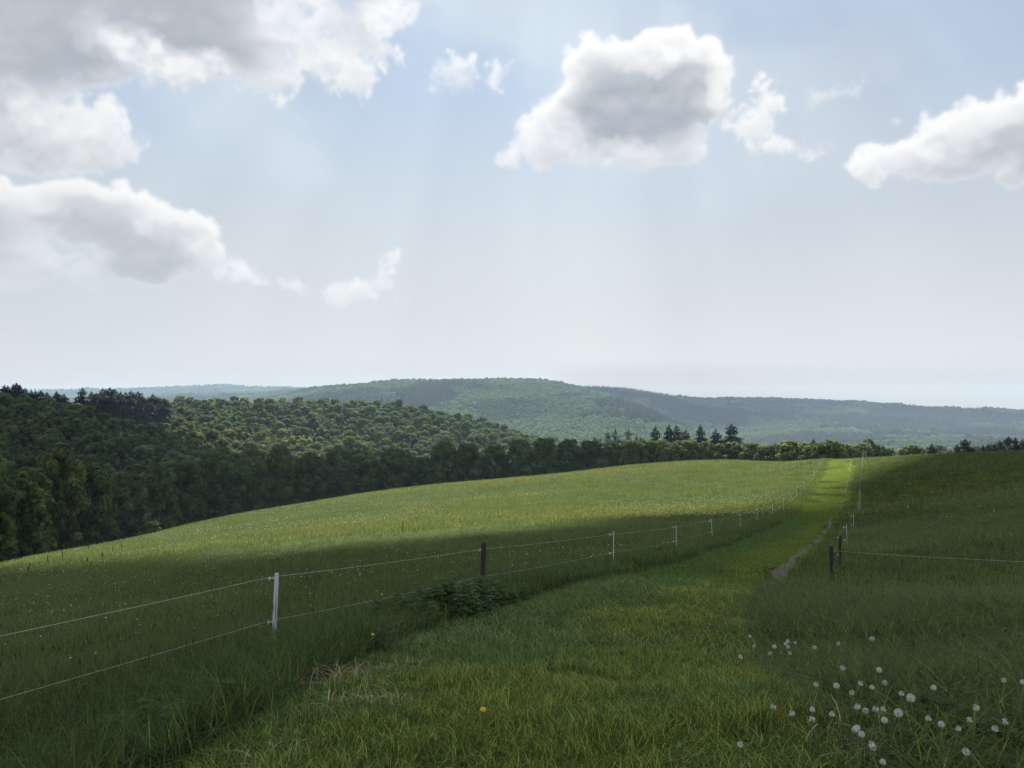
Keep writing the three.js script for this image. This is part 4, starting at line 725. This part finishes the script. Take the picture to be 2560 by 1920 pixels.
function fence(name, label, posts, turnIns) {          // posts: { x, d, kind, h, lean }
  const o = new THREE.Group(); o.name = name; o.position.set(posts[0].x, 0, -posts[0].d); o.position.y = groundAt(posts[0].x, -posts[0].d); scene.add(o); tag(o, label, 'fence');
  const upper = [], lower = [], q = rng(posts.length * 31 + 7);
  posts.forEach((p, i) => {
    const y = groundAt(p.x, -p.d), at = V(p.x, y, -p.d).sub(o.position), top = p.h, hiY = p.hi ?? top - 0.06, loY = p.lo ?? hiY - 0.55; let post;
    if (p.kind === 'white') { post = build(woodPost(p.h + 0.3, 0.027, 5, true), whiteWood, 'fence_post', o); post.userData.label = 'thick white-painted wooden post with peeling foot'; at.y -= 0.3; }
    else if (p.kind === 'wood') { post = build(woodPost(p.h + 0.3, p.r ?? 0.047, 40 + i), brownWood, 'fence_post', o); post.userData.label = 'round weathered brown wooden post'; at.y -= 0.3; }
    else if (p.kind === 'thin') { post = build(woodPost(p.h + 0.3, 0.02, 60 + i), brownWood, 'fence_post', o); post.userData.label = 'thin dark stake'; at.y -= 0.3; }
    else if (p.kind !== 'none') { post = build(plasticGeometry, whitePlastic, 'fence_post', o); post.scale.y = p.h / 1.03; }
    if (post) {
      post.position.copy(at); post.rotation.set((q() - 0.5) * 0.05, p.kind ? q() * 0.3 : turnIns + q() * 0.4, p.lean ?? (q() - 0.5) * 0.07);
      if (p.kind && p.d < 60) { insulator(post, hiY + 0.3, turnIns + Math.PI, whitePlastic, 1); insulator(post, loY + 0.3, turnIns + Math.PI, whitePlastic, 1); }
      else if (p.d < 60) for (const h of [hiY, loY]) { const s = insulator(post, h * 1.03 / p.h, turnIns + 2.4, whitePlastic, 1.5); s.rotation.y = Math.PI * 0.9; }
    }
    const off = V(Math.cos(turnIns), 0, Math.sin(turnIns)).multiplyScalar(-0.07), b = V(p.x, y, -p.d).sub(o.position).add(off);
    upper.push(b.clone().setY(b.y + hiY)); lower.push(b.clone().setY(b.y + loY));
  });
  strand(upper, 0.003, 'wire', o); strand(lower, 0.0028, 'wire', o);
  return o;
}
{
  // along the meadow, on the near side of the track's bend
  const L = [3.0, 10.45, 16.1, 24.4, 32.4, 40, 49, 56.3, 65.6, 74, 81.6, 91, 99, 107.6, 118, 130, 149];
  fence('pasture_fence', 'two-strand electric fence between the track and the flowery meadow', L.map((d, i) => ({ x: laneLeft(d), d, h: i === 1 ? 1.06 : i === 2 ? 1.18 : d === 91 || d === 149 ? 1.1 : 1.03, kind: i === 0 ? 'none' : i === 1 ? 'white' : i === 2 ? 'wood' : d === 91 || d === 149 ? 'thin' : undefined, lean: { 40: 0.09, 49: 0.06, 81.6: 0.14, 24.4: -0.01 }[d], hi: i === 0 ? 1.0 : i === 1 ? 1.0 : i === 2 ? 1.04 : undefined, lo: i === 2 ? 0.5 : undefined })), 0.4);
  // along the other side of the track
  const Rr = [26.3, 35.6, 50.8, 71, 76, 89, 97, 114, 127, 140, 152];
  fence('pasture_fence_001', 'two-strand electric fence of white stakes along the dark open meadow', Rr.map((d, i) => ({ x: laneRight(d) + [0, 0, 0, 0.02, 0.12, 0, 0, 0, 0, 0, 0][i], d, h: i === 0 ? topAt(laneRight(d), -d, 1338) - 0.1 : d === 114 || d === 152 ? 1.05 : 1.03, kind: i === 0 ? 'wood' : d === 97 || d === 114 ? 'thin' : undefined, lean: { 35.6: 0.03 }[d] })), 0.4);
  // across the corner towards the viewer
  fence('pasture_fence_002', 'two wires strung from a stout brown post across the rough grass', [{ x: 8.5, d: 21.9, h: topAt(8.5, -21.9, 1364) - 0.1, kind: 'wood', r: 0.055, hi: 1.02, lo: 0.36, lean: 0.03 }, { x: 8.75, d: 14, h: 1.05, kind: 'none', hi: 0.98, lo: 0.42 }, { x: 8.6, d: 6, h: 1.05, kind: 'none', hi: 0.95, lo: 0.4 }], Math.PI - 0.4);
  // single dark stakes standing in the meadow below the wood
  const stakes = [[72, 1429, 24, 0.22, 'leaning dark stake at the shadow edge low on the meadow'], [124, 1402, 15, 0, 'short dark stake nearest the leaning one on the meadow'], [160, 1392, 15, 0, 'dark stake in the sunlit grass below the wood, third in the line'], [223, 1402, 10, 0, 'tiny dark stake lower than its neighbours in sunlit grass'], [260, 1394, 16, 0.03, 'tallest dark stake in the sunlit strip below the wood'], [226, 1372, 12, 0.02, 'dark stake close under the trees of the wood'], [285, 1376, 10, 0, 'small dark stake beside the pale strip of meadow'], [308, 1367, 9, -0.05, 'last small dark stake before the lone bush']];
  for (const [u, v, px, lean, label] of stakes) {
    // the depth at which the line of sight meets the ground
    const b = Math.cos(PITCH), s = Math.sin(PITCH), qv = (960 - v) / FOCAL, k = (s + qv * b) / (b - qv * s); let d = 20; while (d < 180) { const [x, z] = plan(u, d); if (groundAt(x, z) + 0.3 >= k * d) break; d += 0.5; }
    const [x, z] = plan(u, d), h = px / FOCAL * d + 0.35; const m = build(woodPost(h, 0.045, Math.round(u)), brownWood, numbered('wooden_stake')); m.position.set(x, groundAt(x, z) - 0.1, z); m.rotation.z = -lean; tag(m, label, 'wooden stake', 'dark stakes in the meadow below the wood');
  }
  const [sx, sz] = [...plan(1008, 60)]; const st = build(woodPost(1.15, 0.03, 91), brownWood, numbered('wooden_stake')); st.position.set(sx, groundAt(sx, sz), sz); tag(st, 'single thin dark stake among the white-flecked meadow grass', 'wooden stake');
}
// ---------- dandelions, weeds and straw near the viewer ----------
const stemMaterial = new THREE.MeshStandardMaterial({ color: C(0.15, 0.155, 0.07), roughness: 0.7 });
const fluff = new THREE.MeshPhysicalMaterial({ name: 'pappus', color: C(0.74, 0.74, 0.68), roughness: 0.95, transmission: 0.4, thickness: 0, side: THREE.DoubleSide });
const seedBrown = new THREE.MeshStandardMaterial({ color: C(0.10, 0.085, 0.055), roughness: 0.9 });
function clockGeometry(seed, keep) {                   // seeds on stalks, each with a small parasol; keep drops the blown side
  const q = rng(seed), p = [], tri = (...v) => p.push(...v), R = 0.021, n = 130;
  for (let i = 0; i < n; i++) {
    const y = 1 - 2 * (i + 0.5) / n, a = i * 2.39996, s = Math.sqrt(1 - y * y), d = V(Math.cos(a) * s, y, Math.sin(a) * s); if (y < -0.86) continue;
    if (keep < 1 && noise2(Math.cos(a) * s * 1.6 + seed, y * 1.6 + Math.sin(a)) > keep) continue;
    const r = R * (0.92 + 0.14 * q()), t = V(-d.z, 0.2, d.x).cross(d).normalize(), b = d.clone().cross(t), e = 0.0038;
    const c = d.clone().multiplyScalar(r);
    const w = t.clone().multiplyScalar(0.00035), base = d.clone().multiplyScalar(0.006);
    tri(...base.clone().add(w).toArray(), ...base.clone().sub(w).toArray(), ...c.toArray());
    const m = 7; for (let k = 0; k < m; k++) { const f = k * 6.283 / m + q(), g = f + 0.34, A = c.clone().addScaledVector(t, Math.cos(f) * e).addScaledVector(b, Math.sin(f) * e).addScaledVector(d, 0.0022), B = c.clone().addScaledVector(t, Math.cos(g) * e).addScaledVector(b, Math.sin(g) * e).addScaledVector(d, 0.0022); tri(...c.toArray(), ...A.toArray(), ...B.toArray()); }
  }
  const g = new THREE.BufferGeometry(); g.setAttribute('position', new THREE.Float32BufferAttribute(p, 3)); g.computeVertexNormals(); return g;
}
const clockHeads = [clockGeometry(1, 1), clockGeometry(2, 1), clockGeometry(3, 0.62), clockGeometry(4, 0.45)];
const clockCore = new THREE.IcosahedronGeometry(0.0062, 1);
// the point at which the sight line (u, v) is h above the ground
function sightHit(u, v, h, d0 = 2.5) { const b = Math.cos(PITCH), s = Math.sin(PITCH), q = (960 - v) / FOCAL, k = (s + q * b) / (b - q * s), w = 1 / (b - q * s); for (let d = d0; d < 200; d += 0.01 + d * 0.002) { const x = (u - 1280) / FOCAL * d * w, z = -d; if (k * d <= groundAt(x, z) + h) return [x, z, d]; } return null; }
{
  const q = rng(1500);
  // [u, v, width in pixels, blown?, label]
  const L = [[2180, 1598, 14, 0, 'round white dandelion clock standing alone above the others, farther back'], [2198, 1676, 17, 0, 'round dandelion clock upright on a tall stem over the main cluster'], [2277, 1747, 22, 0, 'largest full white dandelion clock of the cluster'], [2246, 1783, 22, 0, 'large flat-topped dandelion clock just below the largest one'], [2334, 1720, 16, 0, 'neat dandelion clock standing apart in dark grass past the largest one'], [2353, 1813, 18, 0, 'round dandelion clock on a short pale stem, lower side of the cluster'], [2321, 1796, 16, 1, 'half-blown dandelion clock between two round ones'], [2211, 1803, 17, 0, 'dandelion clock under the middle of the tight group'], [2189, 1774, 17, 1, 'blown dandelion clock at the tip of the tight row of three'], [2164, 1778, 15, 1, 'half-bare dandelion clock in the middle of the row of three'], [2143, 1770, 16, 1, 'torn dandelion clock first in the row of three'], [2130, 1733, 15, 1, 'dandelion clock missing its top, between the two open round ones'], [2091, 1715, 17, 0, 'pale see-through dandelion clock on a bent stem'], [2040, 1711, 15, 1, 'dandelion clock with a dark gap, over the low pair'], [2031, 1777, 15, 0, 'upright oval dandelion clock over a drooping one'], [2030, 1800, 18, 1, 'drooping dandelion clock hanging under the oval one'], [2154, 1837, 18, 0, 'white dandelion clock lowest of the clump of three balls'], [2143, 1820, 16, 0, 'small upper ball of the clump of three dandelion clocks'], [2137, 1827, 16, 0, 'side ball of the clump of three dandelion clocks'], [2106, 1670, 14, 1, 'tattered dandelion clock between the back row and the cluster'], [2096, 1610, 11, 0, 'small grey dandelion clock beside the lone far one'], [2037, 1619, 11, 0, 'small round dandelion clock at the end of the back row'], [1975, 1633, 11, 1, 'small half-blown dandelion clock under the far knot'], [1936, 1617, 12, 0, 'small pale dandelion clock left of the far knot'], [1925, 1634, 12, 1, 'blown dandelion clock in the back row over dark grass'], [1969, 1603, 10, 0, 'topmost dandelion clock of the far knot'], [1964, 1610, 9, 0, 'tiny dandelion clock touching the top of the far knot'], [1970, 1618, 10, 0, 'lowest dandelion clock of the far knot'], [1988, 1607, 8, 0, 'tiny dandelion clock beside the pale dry stalk'], [1885, 1615, 10, 1, 'faint blown dandelion clock by the worn patch of track'], [1875, 1591, 8, 0, 'tiny bright dandelion clock nearest the worn patch of track'], [1851, 1642, 12, 1, 'blown dandelion clock by itself nearest the mown track'], [2152, 1710, 14, 1, 'thin dandelion clock above the tight row of three'], [2212, 1708, 13, 1, 'thin dandelion clock with a bare stem beside it'], [2254, 1736, 15, 1, 'ragged dandelion clock behind the largest one'], [2209, 1775, 14, 1, 'ragged dandelion clock tucked against the tight row of three'], [2440, 1771, 18, 1, 'leaning dandelion clock on a long arched stem'], [2415, 1882, 20, 1, 'low flattened dandelion clock at the lower frame edge'], [2488, 1824, 17, 1, 'half-blown dandelion clock over the dark hollow'], [2513, 1804, 18, 1, 'wide faint dandelion clock near the frame side'], [2396, 1824, 16, 1, 'bare-sided dandelion clock by the round short-stemmed one'], [2424, 1800, 17, 1, 'collapsed dandelion clock of loose white tufts'], [2207, 1908, 16, 0, 'dandelion clock cut low at the bottom of the frame'], [1851, 1864, 16, 1, 'dandelion clock alone in the short grass near the viewer'], [2557, 1706, 12, 0, 'dandelion clock cut by the side of the frame'], [2510, 1702, 11, 1, 'small dandelion clock with a second bud above it'], [2178, 1863, 16, 1, 'broken dandelion clock drooping over dry stalks'], [2183, 1869, 12, 1, 'small broken dandelion clock below the drooping one'], [1980, 1785, 14, 1, 'faint grey dandelion clock with a bent stem'], [1933, 1770, 13, 1, 'flat-lying dandelion clock in short grass'], [2180, 1719, 10, 0, 'tiny white dandelion clock under the tall upright one'], [2080, 1787, 10, 1, 'scrap of a dandelion clock, white tufts only'], [190, 1498, 9, 0, 'single white dandelion clock in tall grass beyond the upper wire']];
  const protosC = new Map();
  for (const [u, v, w, blown, label] of L) {
    let hh = 0.25; const dGuess = 0.043 * FOCAL / w; let hit = sightHit(u, v, hh);
    if (!hit) continue;
    if (hit[2] > dGuess * 1.1 && u > 1000) { hh = 0.2; hit = sightHit(u, v, hh) ?? hit; }
    const [x, z, d] = hit, s = clamp(w / FOCAL * d / 0.054, 0.5, 1.15) * (0.9 + 0.2 * q()), k = blown ? 2 + Math.floor(q() * 2) : Math.floor(q() * 2), lean = (q() - 0.5) * 0.12, ld = q() * 6.28;
    const key = k; let o;
    if (protosC.has(key)) o = protosC.get(key).clone(); else {
      o = new THREE.Group();
      const curve = new THREE.CatmullRomCurve3([V(0.05, -0.32, 0.02), V(0.03, -0.2, 0.01), V(0.01, -0.08, 0), V(0, 0, 0)]);
      build(new THREE.TubeGeometry(curve, 10, 0.0022, 6), stemMaterial, 'stem', o);
      const h = build(clockHeads[k], fluff, 'seed_head', o); build(clockCore, seedBrown, 'seed_core', h);
      protosC.set(key, o);
    }
    o.name = numbered('dandelion_clock'); o.userData = {}; scene.add(o);
    o.position.set(x, groundAt(x, z) + hh, z); o.scale.setScalar(s); o.rotation.set(Math.cos(ld) * lean, q() * 6.28, Math.sin(ld) * lean);
    tag(o, label, 'dandelion clock', 'dandelion clocks in the grass');
  }
  // yellow flowers
  const petal = new THREE.MeshStandardMaterial({ color: C(0.72, 0.52, 0.02), roughness: 0.7, side: THREE.DoubleSide });
  const flowerHead = (() => { const p = [], k = rng(5); for (let ring = 0; ring < 4; ring++) for (let i = 0; i < 26; i++) { const a = i * 6.283 / 26 + ring * 0.12, b = a + 0.17, r = 0.0165 * (1 - ring * 0.2), y = 0.002 + ring * 0.0025 + 0.003 * k(); p.push(0, 0.001 + ring * 0.001, 0, Math.cos(b) * r, y, Math.sin(b) * r, Math.cos(a) * r, y, Math.sin(a) * r); } const g = new THREE.BufferGeometry(); g.setAttribute('position', new THREE.Float32BufferAttribute(p, 3)); g.computeVertexNormals(); return g; })();
  for (const [u, v, s, label] of [[1208, 1776, 1.15, 'single yellow dandelion flower in the mown grass of the track'], [955, 1486, 1.4, 'yellow flower above the lower wire in tall grass'], [990, 1492, 1.2, 'second yellow flower close to the lower wire, by the weeds'], [932, 1587, 0.7, 'tiny yellow flower low in the bank of tall grass']]) {
    const hh = u === 1208 ? 0.12 : 0.45, [x, z] = sightHit(u, v, hh), o = new THREE.Group(); o.name = numbered('yellow_flower'); scene.add(o); o.position.set(x, groundAt(x, z) + hh, z); o.scale.setScalar(s); o.rotation.x = 0.35;
    build(flowerHead, petal, 'petals', o); const st = new THREE.CylinderGeometry(0.0018, 0.0022, 0.3, 6); st.translate(0, -0.15, 0); build(st, GREENS[1], 'stem', o); o.children[1].material = stemMaterial; tag(o, label, 'flower');
  }
}
{
  // leafy weeds round the foot of the brown post
  const q = rng(1600), leaf = leafMaterial('weed_leaf', 0.072, 0.124, 0.036, 0.4);
  const weed = (seed, n, R, H) => {                    // stems with many toothed leaves in tiers
    const k = rng(seed), m = new Mass(), s = new Mass();
    for (let i = 0; i < n; i++) {
      const a = k() * 6.283, d = R * (0.25 + 1.25 * k()) * Math.sqrt(k()), x = Math.cos(a) * d, z = Math.sin(a) * d, h = H * (0.4 + 0.75 * k()) * (1 - 0.35 * d / R / 1.5), b = k() * 6.283, lean = 0.25 * k();
      blade(s, x, z, h, b, lean, 0.005, 3, [0.6, 0.6, 0.6]);
      for (let t = 0.25; t < 1; t += 0.1) for (let j = 0; j < 3; j++) {
        const f = j * 2.094 + t * 9 + k(), y = h * t, len = 0.15 * (1.25 - 0.7 * t) * (0.7 + 0.6 * k()), o = lean * t * t * h, cx = x + Math.cos(b) * o, cz = z + Math.sin(b) * o, g = 0.7 + 0.6 * k(), w = len * 0.42, up = 0.25 * len, dx = Math.cos(f), dz = Math.sin(f);
        const P = (l, side, yy) => [cx + dx * l - dz * side, y + yy, cz + dz * l + dx * side], c = [g, g, g];
        m.tri(P(0, 0, 0), P(len * 0.45, w, up * 0.6), P(len * 0.5, 0, up), c); m.tri(P(0, 0, 0), P(len * 0.5, 0, up), P(len * 0.45, -w, up * 0.6), c); m.tri(P(len * 0.45, w, up * 0.6), P(len, 0, up * 0.2), P(len * 0.5, 0, up), c); m.tri(P(len * 0.5, 0, up), P(len, 0, up * 0.2), P(len * 0.45, -w, up * 0.6), c);
      }
    }
    return [m.geometry(), s.geometry()];
  };
  const W = [[1110, 12.8, 0.65, 0.66, 40, 'dark leafy weed clump on the bank beside the brown post'], [1205, 13.9, 0.6, 0.6, 36, 'leafy weeds grown up round the foot of the brown post'], [1010, 12.4, 0.6, 0.5, 26, 'small leafy weeds at the outer end of the clump'], [330, 6.4, 0.45, 0.36, 9, 'low leafy weeds in the tall grass below the lower wire'], [500, 5.6, 0.45, 0.3, 8, 'leafy weeds at the dark foot of the grass bank']];
  W.forEach(([u, d, R, H, n, label], i) => { const [x, z] = plan(u, d), [a, b] = weed(50 + i, n, R, H), o = new THREE.Group(); o.name = numbered('weed_plant'); scene.add(o); o.position.set(x, groundAt(x, z), z); build(a, leaf, 'leaves', o); build(b, leaf, 'stems', o); tag(o, label, 'weeds'); });
  // dry straw: tangles of dead stalks
  const straw = new THREE.MeshStandardMaterial({ color: C(0.34, 0.28, 0.18), vertexColors: true, roughness: 0.9, side: THREE.DoubleSide });
  const tangle = (seed, n, R, H) => { const k = rng(seed), m = new Mass(); for (let i = 0; i < n; i++) { const a = k() * 6.283, d = R * Math.pow(k(), 0.7), g = 0.5 + 0.8 * k(); blade(m, Math.cos(a) * d, Math.sin(a) * d, H * 0.95 * (0.4 + 0.8 * k()), a + (k() - 0.5) * 4, 0.7 + 1.4 * k(), 0.0035 + 0.003 * k(), 4, [g, g * 0.97, g * 0.92], 0.3); } return m.geometry(); };
  for (const [u, v, R, H, n, label] of [[850, 1700, 0.34, 0.22, 150, 'tangle of dry straw at the edge of the tall grass bank'], [900, 1745, 0.3, 0.15, 90, 'flattened dry straw below the larger straw tangle'], [1200, 1575, 0.4, 0.14, 110, 'dead stalks on bare earth below the leafy weeds'], [1290, 1550, 0.35, 0.13, 80, 'dry litter beside the track under the weed bank'], [1680, 1412, 0.45, 0.14, 90, 'patch of dry grass at the track edge below a white stake'], [1830, 1555, 0.4, 0.12, 110, 'worn straw-coloured patch in the middle of the track'], [700, 1880, 0.22, 0.12, 60, 'wisps of dry straw in the nearest short grass'], [2200, 1840, 0.3, 0.22, 26, 'bare dry stalks among the dandelion clocks'], [980, 1660, 0.3, 0.14, 60, 'scattered dry stalks between straw tangle and weeds']]) {
    const h = sightHit(u, v, 0.08), o = build(tangle(Math.round(u + v), n, R, H), straw, numbered('dry_grass')); o.position.set(h[0], groundAt(h[0], h[1]), h[1]); tag(o, label, 'dry grass');
  }
}
scene.traverse((o) => { if (o.isMesh) { o.castShadow = true; o.receiveShadow = true; } });
renderer.render(scene, camera);
